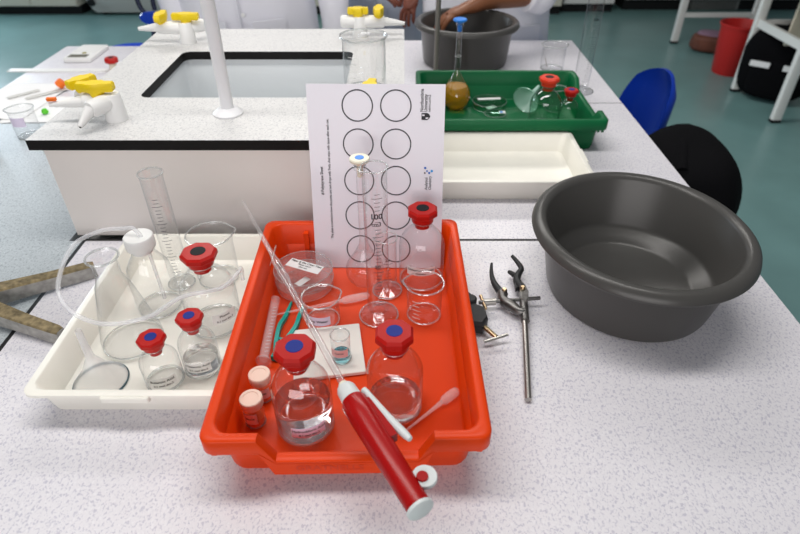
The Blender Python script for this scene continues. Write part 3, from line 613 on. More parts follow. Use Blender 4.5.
MB().lathe([(0, -0.0045), (0.0055, -0.0045), (0.006, -0.003), (0.006, 0.003), (0.0055, 0.0045), (0, 0.0045)], 20).xf(rotm((0.0165, -0.004, 0.026), rx=PI/2)).build('wheel_hub', 'filler_red', wh)
MB().box(0.008, 0.0185, -0.009, 0.003, Lf*0.50, Lf*0.86).build('valve_housing', 'filler_red', t, False)
MB().tube(smoothpath([(0.0265, -0.009, Lf*0.42), (0.0215, -0.007, Lf*0.62), (0.0180, -0.006, Lf*0.80), (0.0150, -0.006, Lf*0.95)], 4), [0.0030, 0.0042, 0.0045, 0.0045, 0.0045, 0.0043, 0.0042, 0.0042, 0.0040, 0.0040, 0.0040, 0.0040, 0.0036], 10).build('lever', 'filler_white', t)
t = thing('glass_pipette', 'long clear glass pipette fitted into the red filler, crossing tray', 'pipette', B + ax*0.011)
tip = Vector((-0.2690, 0.840, 0.1035)) - (B + ax*0.011); Lp = tip.length
MB().tube([tip*s for s in (0, 0.05, 0.44, 0.46, 0.485, 0.58, 0.605, 0.63, 0.97, 1.0)], [0.0043, 0.0043, 0.0043, 0.0046, 0.0062, 0.0062, 0.0044, 0.0036, 0.0028, 0.0014], 14).build('pipette_tube', 'pipette_glass', t)
lettering('10 ml', 0.006, 'print_black', t, None)
lt = [o for o in t.children if o.name.startswith('lettering')][0]
dd = tip.normalized(); yy = Vector((0, 0, 1)).cross(dd).normalized(); zz = dd.cross(yy)
lt.matrix_local = Matrix.Translation(tip*0.535 + zz*0.0066) @ Matrix((dd, yy, zz)).transposed().to_4x4()

# ---------------------------------------------------------------- contents of the cream tray
WZ = 0.0045
bottle('bottle with blue-centred red cap at front of cream tray near funnel', (-0.3215, 0.532, WZ), 0.0250, 0.040, 0.058, 0.066, 0.082, 0.0105, 0.0185, 'disc_blue', None, (['Butanoic Acid', '0.1 mol dm-3'], -PI/2 + 0.35, 0.012, 0.036, 0.017, 'label_white', 0.0056))
bottle('bottle with blue-centred red cap in cream tray touching red tray side', (-0.2765, 0.556, WZ), 0.0250, 0.048, 0.071, 0.081, 0.097, 0.0105, 0.0180, 'disc_blue', ('water', 0.026), (['Hexanoic Acid', '0.1 mol dm-3'], -PI/2 + 0.15, 0.016, 0.034, 0.017, 'label_white', 0.0054))
bottle('largest bottle in cream tray, black-centred red cap', (-0.2830, 0.648, WZ), 0.0390, 0.070, 0.102, 0.113, 0.133, 0.0150, 0.0255, 'disc_black', None, (['Phenol', '0.1 mol dm-3'], -PI/2 + 0.75, 0.028, 0.036, 0.018, 'label_white', 0.0056))
flat_funnel('upturned clear funnel with blue-green rim in front corner of cream tray', (-0.4085, 0.530, WZ), 0.0345, 0.045, 0.050, 'frost_plastic', 'rim_blue', (0, 0, 0))
conical('large empty conical flask at left in cream tray under the tubing loop', (-0.3930, 0.608, WZ), 0.0420, 0.152, 0.0165)
t = thing('bung_bottle', 'clear bottle with white bung and plastic tubing in cream tray', 'bottle', (-0.3800, 0.686, WZ))
MB().lathe([(0, 0.001), (0.030, 0), (0.033, 0.005), (0.033, 0.060), (0.030, 0.080), (0.020, 0.097), (0.0165, 0.102), (0.0165, 0.116), (0.018, 0.117)], 36).build('bottle_glass', 'glass', t)
MB().tube(ringpts(0.0315, 0.003, 36), 0.0015, 6, closed=True).build('base_rim', 'rim_glass', t)
MB().lathe([(0, 0.106), (0.0150, 0.106), (0.0158, 0.113), (0.0205, 0.114), (0.021, 0.116), (0.021, 0.131), (0.0195, 0.133), (0, 0.133)], 30).build('bung', 'white_plastic', t)
MB().tube([(0.006, -0.002, 0.131), (0.010, -0.003, 0.106), (0.012, -0.004, 0.02)], 0.0028, 10).build('dip_tube', 'tubing', t)
loop = [(-0.374, 0.684, 0.136), (-0.3830, 0.686, 0.150), (-0.400, 0.690, 0.147), (-0.4365, 0.694, 0.140), (-0.4665, 0.6655, 0.132), (-0.4597, 0.597, 0.115), (-0.431, 0.564, 0.100), (-0.3824, 0.5465, 0.095), (-0.328, 0.5535, 0.101), (-0.290, 0.580, 0.112), (-0.2475, 0.610, 0.103), (-0.2350, 0.652, 0.098), (-0.2390, 0.678, 0.085), (-0.2440, 0.690, 0.055)]
tb = MB().tube(smoothpath(loop, 8), 0.0031, 12).build('rubber_tubing', 'tubing'); tag(tb, 'looped clear plastic tubing running from the white bung over cream tray', 'tubing')
cylinder('clear glass measuring cylinder standing in cream tray against sink panel', (-0.3640, 0.743, WZ), 0.0165, 0.203, 0.0215, math.radians(200), spk=0.0, gl='glass_bright')
beaker('wide empty beaker at back of cream tray by the panel', (-0.306, 0.757, WZ), 0.0335, 0.088, math.radians(20), marks=False)

# ---------------------------------------------------------------- retort stand foot at left edge
t = thing('retort_stand', 'rusty grey retort stand with splayed V-shaped foot at left edge', 'retort stand', (-0.668, 0.672, 0.0))
for end, nm in (((0.151, 0.100), 'foot'), ((0.172, -0.062), 'foot'), ((-0.19, -0.02), 'foot')):
    d = Vector((end[0], end[1], 0)); nrm = Vector((-d.y, d.x, 0)).normalized(); rg = []
    for f, hw, z0, z1 in ((0.0, 0.016, 0.010, 0.040), (0.35, 0.012, 0.008, 0.034), (0.65, 0.010, 0.005, 0.029), (0.95, 0.009, 0.001, 0.026), (1.0, 0.007, 0.001, 0.024)):
        p = d*f; rg.append([tuple(p + nrm*a*hw + Vector((0, 0, z))) for a, z in ((-1, z0), (1, z0), (1, z1 - 0.003), (0.8, z1), (-0.8, z1), (-1, z1 - 0.003))])
    mb = MB().rings(rg); k = len(mb.f)
    for i, fc in enumerate(mb.f):
        c = sum((Vector(mb.v[j]) for j in fc), Vector())/len(fc)
        zs = [mb.v[j][2] for j in fc]
        if min(zs) > 0.018 and c.z > 0.022: mb.mi[i] = 1
    mb.build('foot', ['cast_grey', 'rust'], t, False)
MB().lathe([(0, 0.008), (0.022, 0.008), (0.024, 0.014), (0.020, 0.044), (0.012, 0.052), (0, 0.052)], 24).build('hub', 'cast_grey', t)
MB().tube([(0, 0, 0.04), (0, 0, 0.55)], 0.005, 14).build('rod', 'steel', t)

# ---------------------------------------------------------------- clamp and boss head
t = thing('retort_clamp', 'steel retort clamp with curved dark jaws and long rod', 'clamp', (0, 0.030, 0)); t.scale = (1, 0.935, 1)
CZ = 0.012
MB().tube([(0.1640, 0.500, 0.0055), (0.1875, 0.690, 0.013)], 0.0047, 16).build('rod', 'steel', t)
MB().tube([(0.184, 0.655, 0.0115), (0.1880, 0.700, 0.0135)], 0.0066, 14).build('ferrule', 'steel_dark', t)
sp = [(0.1910, 0.690), (0.196, 0.706), (0.199, 0.722), (0.196, 0.740), (0.191, 0.752), (0.187, 0.742), (0.184, 0.720), (0.183, 0.700)]
MB().prism([(x, y) for x, y in sp], 0.006, 0.020, bev=0.003).build('jaw_holder', 'steel_dark', t)
# left curved jaw
P = smoothpath([(0.160, 0.716, 0.014), (0.152, 0.735, 0.014), (0.147, 0.755, 0.015), (0.146, 0.775, 0.018), (0.148, 0.794, 0.024)], 4)
MB().tube(P, [0.0072 - 0.0052*i/(len(P)-1) for i in range(len(P))], 10).build('jaw', 'iron_black', t)
P = smoothpath([(0.191, 0.735, 0.014), (0.186, 0.756, 0.014), (0.190, 0.772, 0.016), (0.197, 0.786, 0.018), (0.192, 0.800, 0.022), (0.184, 0.812, 0.027)], 4)
MB().tube(P, [0.0075 - 0.0045*i/(len(P)-1) for i in range(len(P))], 10).build('jaw', 'iron_black', t)
P = smoothpath([(0.190, 0.768, 0.014), (0.184, 0.775, 0.013), (0.177, 0.786, 0.012)], 4)
MB().tube(P, [0.0062 - 0.003*i/(len(P)-1) for i in range(len(P))], 10).build('jaw', 'iron_black', t)
MB().prism([(0.180, 0.732), (0.186, 0.736), (0.188, 0.758), (0.181, 0.752)], 0.008, 0.017, bev=0.002).build('jaw_plate', 'iron_black', t)
P = smoothpath([(0.158, 0.724, 0.014), (0.157, 0.704, 0.014), (0.168, 0.690, 0.014), (0.177, 0.677, 0.014), (0.186, 0.676, 0.0135)], 4)
MB().tube(P, [0.0085, 0.0085, 0.008, 0.008, 0.008, 0.0085, 0.009, 0.009, 0.009, 0.0085, 0.008, 0.0075, 0.007, 0.007, 0.007, 0.007, 0.007][:len(P)], 10).build('lever_arm', 'steel_dark', t)
MB().tube([(0.118, 0.6985, 0.014), (0.215, 0.709, 0.015)], 0.0032, 12).build('adjusting_screw', 'steel_dark', t)
MB().tube([(0.126, 0.699, 0.014), (0.144, 0.701, 0.014)], 0.0058, 14).build('screw_sleeve', 'steel', t)
wn = MB().tube([(0.1270, 0.6830, 0.014), (0.1225, 0.716, 0.014)], 0.0028, 10).build('wing_bar', 'brass', t)
for x, y in ((0.160, 0.722), (0.190, 0.728)): MB().lathe([(0, 0.0245), (0.003, 0.0245), (0.0045, 0.022), (0.0045, 0.012), (0, 0.012)], 14, c=(x, y)).build('rivet', 'brass', t)
t = thing('boss_head', 'black iron boss head with thumbscrew tucked beside red tray', 'boss head', (0.106, 0.657, 0.0)); t.scale = (1.15, 1.12, 1.0)
MB().prism([(-0.018, 0.036), (-0.004, 0.040), (0.004, 0.030), (0.006, 0.010), (0.016, 0.004), (0.018, -0.016), (0.010, -0.030), (-0.004, -0.028), (-0.016, -0.010), (-0.020, 0.014)], 0.0, 0.024, bev=0.004).build('casting', 'iron_black', t)
MB().lathe([(0, 0), (0.008, 0), (0.009, 0.002), (0.009, 0.026), (0.007, 0.028), (0, 0.028)], 16, c=(-0.002, 0.020)).build('clamp_eye', 'iron_black', t)
MB().tube([(0.012, -0.024, 0.013), (0.026, -0.044, 0.012)], 0.0034, 12).build('thumbscrew', 'brass', t)
MB().tube([(0.010, -0.050, 0.010), (0.041, -0.040, 0.014)], 0.0024, 10).build('cross_bar', 'steel', t)

# ---------------------------------------------------------------- basins
def basin(label, loc, R, h, rb):
    t = thing('washing_up_bowl', label, 'basin', loc)
    MB().lathe([(0, 0.002), (rb*0.9, 0.0), (rb*0.98, 0.003), (rb, 0.010), (R - 0.021, h - 0.024), (R - 0.017, h - 0.020), (R - 0.003, h - 0.018), (R, h - 0.013), (R - 0.002, h - 0.006), (R - 0.008, h - 0.001), (R - 0.014, h), (R - 0.020, h - 0.002), (R - 0.024, h - 0.008),
                (rb + 0.002, 0.034), (rb - 0.004, 0.027), (rb - 0.016, 0.021), (rb - 0.025, 0.0125), (rb - 0.030, 0.009), (0, 0.007)], 80).build('bowl', 'basin_grey', t)
    return t
bs = basin('large dark grey plastic basin, empty, on right of front worktop', (0.366, 0.742, 0), 0.171, 0.122, 0.133); bs.scale = (0.965, 1.04, 1)
basin('farther dark grey plastic basin behind the green tray', (0.200, 1.905, 0), 0.165, 0.130, 0.135)

# ---------------------------------------------------------------- green tray contents and far bench
GZ = 0.0055
volflask('volumetric flask of amber liquid with blue stopper in green tray', (0.141, 1.500, GZ), 0.0395, 0.218, 0.0072, 'stopper_blue', None, ('amber_liquid', 0.060), 'glass_bright')
pd = petri('petri dish holding a white strip in the green tray', (0.232, 1.501, GZ), 0.0455, 0.018, 'glass_green')
MB().box(-0.031, 0.031, -0.006, 0.006, 0, 0.0006).xf(rotm((0, 0.012, 0.0185), 0.1)).build('paper_label', 'label_white', pd, False)
MB().box(-0.014, 0.014, -0.008, 0.008, 0, 0.0006).xf(rotm((0.004, -0.012, 0.004), 0.6)).build('paper_label', 'label_white', pd, False)
wg = thing('watch_glass', 'small clear watch glass with blue and white tab in green tray', 'watch glass', (0.240, 1.440, GZ))
MB().lathe([(0, 0.001), (0.015, 0.002), (0.028, 0.007)], 32).build('glass_dish', 'glass_green', wg); MB().tube(ringpts(0.028, 0.007, 32), 0.001, 6, closed=True).build('rim', 'rim_glass', wg)
MB().box(0.010, 0.026, -0.006, 0.006, 0.009, 0.011).build('tab', 'label_white', wg, False); MB().box(0.012, 0.019, -0.005, 0.004, 0.011, 0.0115).build('tab_print', 'print_skyblue', wg, False)
flat_funnel('pale green funnel lying on its side in the green tray', (0.318, 1.455, GZ + 0.036), 0.036, 0.040, 0.030, 'funnel_green', 'glass_green', (math.radians(0), math.radians(75), math.radians(52)))
bottle('larger red-capped bottle in the green tray', (0.352, 1.378, GZ), 0.0380, 0.062, 0.092, 0.104, 0.124, 0.0150, 0.0245, 'disc_black', None, gl='glass_green', capm='cap_orange')
bottle('smaller red-capped bottle at right end of the green tray', (0.412, 1.385, GZ), 0.0235, 0.046, 0.066, 0.076, 0.091, 0.0105, 0.0180, 'disc_blue', None, gl='glass_green', capm='cap_red')
beaker('small beaker standing in back right corner of green tray', (0.400, 1.480, GZ), 0.0225, 0.060, math.radians(20), gl='glass_green', marks=False)
t = thing('retort_stand', 'thin grey retort stand rod rising behind the green tray', 'retort stand', (0.0955, 1.690, 0))
MB().slab(0.13, 0.09, 0.006, 0, 0.012, 0.002, cx=0.035, cy=0.005).build('base_plate', 'base_brown', t)
MB().tube([(0, 0.0, 0.010), (0.004, 0.0, 0.60)], 0.0072, 14).build('rod', 'rod_grey', t)
MB().lathe([(0, 0.012), (0.012, 0.012), (0.011, 0.02), (0, 0.02)], 16).build('rod_nut', 'base_brown', t)
beaker('small empty beaker beside the measuring cylinder on far worktop', (0.468, 1.830, 0), 0.036, 0.075, math.radians(10), gl='glass', marks=False)
MB().tube([(0.452, 1.822, 0.008), (0.440, 1.815, 0.04)], 0.001, 6).build('stirring_wire', 'base_brown'); tag(bpy.data.objects['stirring_wire'], 'thin brown wire standing inside small beaker on far worktop', 'wire')
cylinder('tall glass measuring cylinder right of the green tray on bench edge', (0.510, 1.635, 0), 0.0215, 0.275, 0.038, math.radians(190), [('100', 0.20, 0.010)], 'glass')
beaker('tall glass beaker on sink top behind the printed sheet', (-0.0735, 1.110, 0.195), 0.0405, 0.103, math.radians(250), gl='glass_bright', rimw=0.0016)

# left bench items
t = thing('digital_balance', 'small white digital pocket balance with grey display on far worktop', 'balance', (-1.055, 1.965, 0)); t.scale = (0.9, 0.92, 0.9)
MB().slab(0.100, 0.165, 0.008, 0, 0.016, 0.003).build('housing', 'white_plastic', t)
MB().box(-0.038, 0.030, -0.070, -0.038, 0.0158, 0.0165).build('display', 'lcd', t, False)
MB().lathe([(0, 0.018), (0.007, 0.018), (0.008, 0.0155), (0, 0.0155)], 16, c=(0.004, -0.022)).build('button', 'button_olive', t)
MB().slab(0.090, 0.08, 0.006, 0.0155, 0.0172, 0.0005, cy=0.036).build('pan', 'white_plastic', t)
t = thing('ruler', 'long pale plastic ruler reaching past the left bench edge', 'ruler', (-1.078, 1.812, 0.0), 0.0)
MB().box(-0.155, 0.155, -0.014, 0.014, 0, 0.003).build('blade', 'white_plastic', t, False)
mk = MB()
for i in range(31): mk.box(-0.150 + i*0.01, -0.1495 + i*0.01, -0.013, -0.005 if i % 5 else -0.002, 0.003, 0.0032)
mk.build('scale_marks', 'print_grey', t, False)
t = thing('dropper_bottle', 'tiny bottle with red cap at end of the ruler by sink', 'bottle', (-0.905, 1.815, 0))
MB().lathe([(0, 0), (0.011, 0), (0.012, 0.002), (0.012, 0.018), (0.008, 0.024), (0.007, 0.026)], 20).build('bottle_body', 'stopper_cream', t)
oc = lambda r, z: [(r*math.cos(i*PI/4), r*math.sin(i*PI/4), z) for i in range(8)]
cp = MB().rings([oc(0.016, 0.024), oc(0.021, 0.028), oc(0.021, 0.036), oc(0.018, 0.040)]).build('cap', 'cap_red', t, sharp=25); MB().lathe([(0, 0.0406), (0.008, 0.0406), (0.008, 0.039), (0, 0.039)], 16).build('cap_disc', 'disc_black', cp)
def paper(label, loc, wd, ht, rz, mat='plain_paper', z=0.0004, name='paper_sheet'):
    n = 6; v = []; f = []
    for k in (0, 0.0004):
        for j in range(n + 1):
            for i in range(n + 1): v.append(((i/n - 0.5)*wd, (j/n - 0.5)*ht, k + 0.0012*abs(math.sin(i*1.3 + j*0.9))*(1 if 0 < i < n else 1.0)))
    m = (n + 1)**2
    for j in range(n):
        for i in range(n):
            a = j*(n + 1) + i; f.append((a, a + n + 1, a + n + 2, a + 1)); f.append((m + a, m + a + 1, m + a + n + 2, m + a + n + 1))
    for i in range(n):
        f.append((i, i + 1, m + i + 1, m + i)); a = n*(n + 1) + i; f.append((a + 1, a, m + a, m + a + 1)); b = i*(n + 1); f.append((b + n + 1, b, m + b, m + b + n + 1)); b = b + n; f.append((b, b + n + 1, m + b + n + 1, m + b))
    o = MB().add(v, f).build(name, mat, None, True, (loc[0], loc[1], z), rz); tag(o, label, 'paper'); return o
paper('white paper sheet left of the sink under the standing beaker', (-0.925, 1.500, 0), 0.24, 0.18, math.radians(2))
paper('white paper sheet reaching the left picture edge behind the beakers', (-1.075, 1.56, 0), 0.19, 0.26, math.radians(-4), z=0.0022)
paper('narrow pale paper strip nearest the left edge on the papers', (-1.075, 1.600, 0), 0.020, 0.085, math.radians(-42), 'strip_beige', 0.0042, 'paper_strip')
paper('narrow pale paper strip pointing at the orange cap', (-1.010, 1.605, 0), 0.022, 0.115, math.radians(-44), 'strip_beige', 0.0042, 'paper_strip')
t = thing('bottle_cap', 'small orange plastic cap lying on the paper by gas nozzle', 'cap', (-0.992, 1.640, 0.0042), 0.4)
MB().lathe([(0, 0), (0.012, 0), (0.013, 0.001), (0.0125, 0.016), (0.011, 0.018), (0, 0.018)], 20).xf(Matrix.Rotation(0.9, 4, 'Y')).xf(Matrix.Translation((0, 0, 0.010))).build('cap_shell', 'orange_plastic', t)
o = MB().slab(0.016, 0.007, 0.002, 0.0, 0.006, 0.001).build('orange_tab', 'orange_plastic', None, True, (-0.5985, 0.9555, 0.2325), 0.12); tag(o, 'small orange tab resting on the gas tap nozzle tip', 'tab')
o = MB().lathe([(0, 0), (0.007, 0), (0.009, 0.004), (0.006, 0.012), (0, 0.014)], 10).build('green_stopper', 'green_plastic', None, True, (-0.945, 1.462, 0.0036)); tag(o, 'tiny bright green stopper on paper beside the beaker', 'stopper')
beaker('clear beaker with lilac label standing on paper beside sink', (-0.915, 1.325, 0), 0.028, 0.072, math.radians(200), gl='glass_bright', marks=False, sticker=('', -PI/2, 0.036, 0.034, 0.022, 'label_lilac', 0.005))
t = thing('tipped_beaker', 'small clear beaker lying beneath the sink corner at left', 'beaker', (-0.815, 1.225, 0.021)); t.rotation_euler = (math.radians(90), 0, math.radians(70))
MB().lathe([(0, 0.001), (0.017, 0), (0.020, 0.005), (0.020, 0.042), (0.021, 0.048)], 30).build('beaker_glass', 'glass_bright', t); MB().tube(ringpts(0.021, 0.048, 30), 0.0012, 6, closed=True).build('rim', 'rim_glass', t); MB().tube(ringpts(0.0185, 0.002, 30), 0.0015, 6, closed=True).build('base_rim', 'filler_white', t)
beaker('clear glass beaker cut off by left picture edge', (-0.985, 1.245, 0), 0.030, 0.072, math.radians(120), gl='glass_bright', marks=False)
MB().tube([(-0.985, 1.228, 0.008), (-0.948, 1.246, 0.014)], 0.004, 10).build('teal_rod', 'teal_plastic'); tag(bpy.data.objects['teal_rod'], 'short teal plastic rod inside the beaker at left edge', 'rod')

# ---------------------------------------------------------------- furniture on the floor
def chair(label, loc, rz):
    t = thing('plastic_chair', label, 'chair', loc, rz)     # faces -y in its own frame
    def shell(fn, thick, nm, nu=12, nv=12):
        v = []; f = []
        for k in (0, 1):
            for j in range(nv + 1):
                for i in range(nu + 1): v.append(fn(i/nu*2 - 1, j/nv*2 - 1, k*thick))
        m = (nu + 1)*(nv + 1)
        for j in range(nv):
            for i in range(nu):
                a = j*(nu + 1) + i; f.append((a, a + 1, a + nu + 2, a + nu + 1)); f.append((m + a, m + a + nu + 1, m + a + nu + 2, m + a + 1))
        for i in range(nu): f.append((i + 1, i, m + i, m + i + 1)); a = nv*(nu + 1) + i; f.append((a, a + 1, m + a + 1, m + a))
        for j in range(nv): a = j*(nu + 1); f.append((a, a + nu + 1, m + a + nu + 1, m + a)); a += nu; f.append((a + nu + 1, a, m + a, m + a + nu + 1))
        return MB().add(v, f).build(nm, 'chair_blue', t, sharp=60)
    def sq(u, v):  # square to rounded oval
        return u*math.sqrt(max(0, 1 - v*v*0.42)), v*math.sqrt(max(0, 1 - u*u*0.42))
    def back(u, v, k):
        a, b = sq(u, v); x = a*0.160; z = 0.60 + b*0.22
        lip = 0.022*max(0, (max(abs(u), abs(v)) - 0.78)/0.22)
        return (x, 0.20 + 0.12*(z - 0.45) - 0.05*a*a - lip + k, z)
    shell(back, 0.014, 'backrest')
    def seat(u, v, k):
        a, b = sq(u, v); return (a*0.235, b*0.225, 0.445 - 0.018*(1 - a*a)*(1 - b*b) + (0.03 if v > 0 else -0.02)*abs(b)**4 - 0.006 + k)
    shell(seat, 0.012, 'seat')
    MB().tube(smoothpath([(-0.06, 0.17, 0.43), (-0.06, 0.225, 0.46), (-0.06, 0.232, 0.55)], 4), 0.011, 10).build('back_support', 'tube_dark', t)
    MB().tube(smoothpath([(0.06, 0.17, 0.43), (0.06, 0.225, 0.46), (0.06, 0.232, 0.55)], 4), 0.011, 10).build('back_support', 'tube_dark', t)
    for sx in (-1, 1):
        for sy in (-1, 1): MB().tube([(sx*0.15, sy*0.15, 0.425), (sx*0.21, sy*0.21, 0)], 0.011, 10).build('leg', 'tube_dark', t)
    return t
chair('blue plastic chair with oval back beside right bench edge', (0.715, 2.030, FLOOR), math.radians(-82))
chair('blue plastic chair hidden under the black jacket beside bench', (0.690, 1.590, FLOOR), math.radians(-90)).scale = (0.9, 0.9, 0.93)
t = thing('jacket', 'black padded jacket draped over chair back beside right bench edge', 'jacket', (0.868, 1.610, -0.555))
v = []; f = []; nu, nv = 40, 22
for j in range(nv + 1):
    ph = PI*(j/nv) - PI/2
    for i in range(nu):
        th = 2*PI*i/nu; sgn = lambda a, e: math.copysign(abs(a)**e, a)
        x = 0.150*sgn(math.cos(ph), 0.75)*sgn(math.cos(th), 0.8); y = 0.225*sgn(math.cos(ph), 0.75)*sgn(math.sin(th), 0.85); z = 0.22 + 0.205*sgn(math.sin(ph), 0.8)
        k = 1 + 0.05*noise.noise((x*9, y*9, z*6)) + 0.025*math.sin(6*th + z*12); v.append((x*k, y*k, z + 0.02*noise.noise((x*7, y*7, 3))))
for j in range(nv):
    for i in range(nu): k = (i + 1) % nu; f.append((j*nu + i, j*nu + k, (j + 1)*nu + k, (j + 1)*nu + i))
MB().add(v, f).build('shell', 'fabric_black', t, sharp=180)
MB().tube(smoothpath([(0.06, 0.17, 0.36), (0.09, 0.205, 0.22), (0.09, 0.21, 0.05), (0.08, 0.20, -0.08)], 5), [0.05]*5 + [0.055]*5 + [0.045]*6, 12).build('sleeve', 'fabric_black', t)
MB().tube(smoothpath([(-0.07, -0.13, 0.375), (-0.03, 0.0, 0.405), (-0.04, 0.12, 0.375)], 5), 0.018, 10).build('collar', 'fabric_black', t)

t = thing('waste_bin', 'red plastic waste bin on the floor between white table legs', 'bin', (2.530, 4.50, FLOOR))
MB().lathe([(0, 0), (0.118, 0), (0.122, 0.006), (0.152, 0.345), (0.162, 0.346), (0.163, 0.362), (0.155, 0.364), (0.150, 0.355), (0.117, 0.012), (0, 0.010)], 40).build('bin_body', 'bin_red', t)
def table(label, x0, x1, y0, y1, rail_z, panel=False, h=0.74, low=None, far=True):
    t = thing('lab_table', label, 'table', ((x0 + x1)/2, (y0 + y1)/2, FLOOR)); hx, hy = (x1 - x0)/2, (y1 - y0)/2
    MB().slab(2*hx + 0.12, 2*hy + 0.10, 0.01, h - 0.028, h, 0.003).build('tabletop', 'table_beige', t)
    for sx in (-1, 1):
        for sy in ((-1, 1) if far else (-1,)):
            lg = MB().bar((sx*hx, sy*hy, h - 0.028), (sx*hx, sy*hy, 0.012), 0.058, 0.040, bev=0.006).build('leg', 'tube_white', t)
            MB().slab(0.064, 0.046, 0.01, 0, 0.020, 0.003, cx=sx*hx, cy=sy*hy).build('foot_cap', 'plinth_black', lg)
    if far:
        for sx in (-1, 1): MB().bar((sx*hx, -hy, rail_z), (sx*hx, hy, rail_z), 0.026, 0.05).build('side_rail', 'tube_white', t, False)
    yr = -hy if low else hy
    MB().bar((-hx, yr, low or rail_z), (hx, yr, low or rail_z), 0.026, 0.035).build('cross_rail', 'tube_white', t, False)
    MB().bar((-hx, -hy, h - 0.06), (hx, -hy, h - 0.06), 0.026, 0.06).build('top_rail', 'tube_white', t, False)
    if panel: MB().box(-hx + 0.05, hx - 0.1, -0.01, 0.01, 0.40, h - 0.03).build('modesty_panel', 'table_beige', t, False)
    return t
table('white steel-legged table over the black backpack at right', 2.395, 3.75, 3.535, 4.09, 0.47, True)
table('white steel-legged table reaching the far wall behind the red bin', 2.395, 3.03, 5.27, 6.30, 0.45, False, low=0.235, far=False)
t = thing('backpack', 'black backpack with pale reflective bands under the white table', 'backpack', (2.565, 3.97, FLOOR), math.radians(-38))
def blob(dx, dy, dz, z0, e=0.55, amp=0.04, nu=32, nv=18, seed=0):
    v = []; f = []; sgn = lambda a, q: math.copysign(abs(a)**q, a)
    for j in range(nv + 1):
        ph = PI*(j/nv) - PI/2
        for i in range(nu):
            th = 2*PI*i/nu; x = dx*sgn(math.cos(ph), e)*sgn(math.cos(th), e); y = dy*sgn(math.cos(ph), e)*sgn(math.sin(th), e); z = z0 + dz*sgn(math.sin(ph), e)
            k = 1 + amp*noise.noise((x*8 + seed, y*8, z*8)); v.append((x*k, y*k, z))
    for j in range(nv):
        for i in range(nu): k = (i + 1) % nu; f.append((j*nu + i, j*nu + k, (j + 1)*nu + k, (j + 1)*nu + i))
    return MB().add(v, f)
blob(0.235, 0.14, 0.235, 0.236, 0.6).build('pack_body', 'fabric_black', t, sharp=180)
blob(0.15, 0.05, 0.13, 0.16, 0.55, seed=4).xf(Matrix.Translation((0, -0.125, 0))).build('front_pocket', 'fabric_black', t, sharp=180)
MB().tube([(-0.04, 0.02, 0.435), (-0.03, 0.02, 0.475), (0.03, 0.02, 0.475), (0.04, 0.02, 0.435)], 0.009, 8).build('grab_handle', 'fabric_black', t)
for x0, x1 in ((-0.155, -0.035), (0.045, 0.175)): MB().slab(x1 - x0, 0.036, 0.004, 0, 0.006, 0.001).xf(rotm(((x0 + x1)/2, -0.172, 0.255), rx=math.radians(70))).build('reflective_band', 'reflective', t)
t = thing('shopping_bag', 'brown and mauve bag slumped on the floor behind red bin', 'bag', (2.655, 5.03, FLOOR), math.radians(-22))
blob(0.21, 0.13, 0.070, 0.071, 0.5, 0.16, seed=2).build('bag_body', 'bag_brown', t, sharp=180)
blob(0.15, 0.10, 0.04, 0.115, 0.6, 0.2, seed=9).xf(Matrix.Translation((-0.02, 0.01, 0))).build('bag_fold', 'bag_mauve', t, sharp=180)
MB().tube(smoothpath([(0.02, -0.02, 0.17), (0.06, -0.03, 0.23), (0.12, -0.02, 0.22), (0.15, 0.0, 0.15)], 5), 0.008, 8).build('bag_handle', 'bag_brown', t)
# blue lab chair behind the far left corner
t = thing('lab_stool', 'blue lab stool with dark curved tubes behind far left bench corner', 'stool', (-1.100, 2.36, FLOOR))
MB().lathe([(0, 0.765), (0.12, 0.762), (0.135, 0.770), (0.138, 0.785), (0.128, 0.793), (0.10, 0.788), (0, 0.785)], 36).build('seat', 'chair_blue', t)
MB().rings([[(0.130 + 0.052*math.cos(a)*k, yy + 0.01*math.cos(a)**2, 0.922 + 0.024*math.sin(a)*k) for a in [2*PI*i/24 for i in range(24)]] for k, yy in ((0.9, -0.012), (1, -0.004), (1, 0.008), (0.9, 0.014))]).build('backrest', 'chair_blue', t)
MB().tube(smoothpath([(0.085, 0.05, 0.775), (0.100, 0.055, 0.85), (0.121, 0.012, 0.915)], 4), 0.010, 10).build('back_stem', 'tube_dark', t)
MB().tube(smoothpath([(0.110, 0.015, 0.925), (0.085, 0.02, 0.96), (0.075, 0.04, 1.02), (0.090, 0.06, 1.08), (0.125, 0.05, 1.04), (0.140, 0.02, 0.945)], 5), 0.009, 10).build('hoop', 'tube_dark', t)
for i in range(4):
    a = PI/4 + i*PI/2; MB().tube([(0.08*math.cos(a), 0.08*math.sin(a), 0.765), (0.17*math.cos(a), 0.17*math.sin(a), 0)], 0.011, 10).build('leg', 'tube_dark', t)
MB().tube(ringpts(0.135, 0.30, 28), 0.008, 8, closed=True).build('foot_ring', 'tube_dark', t)

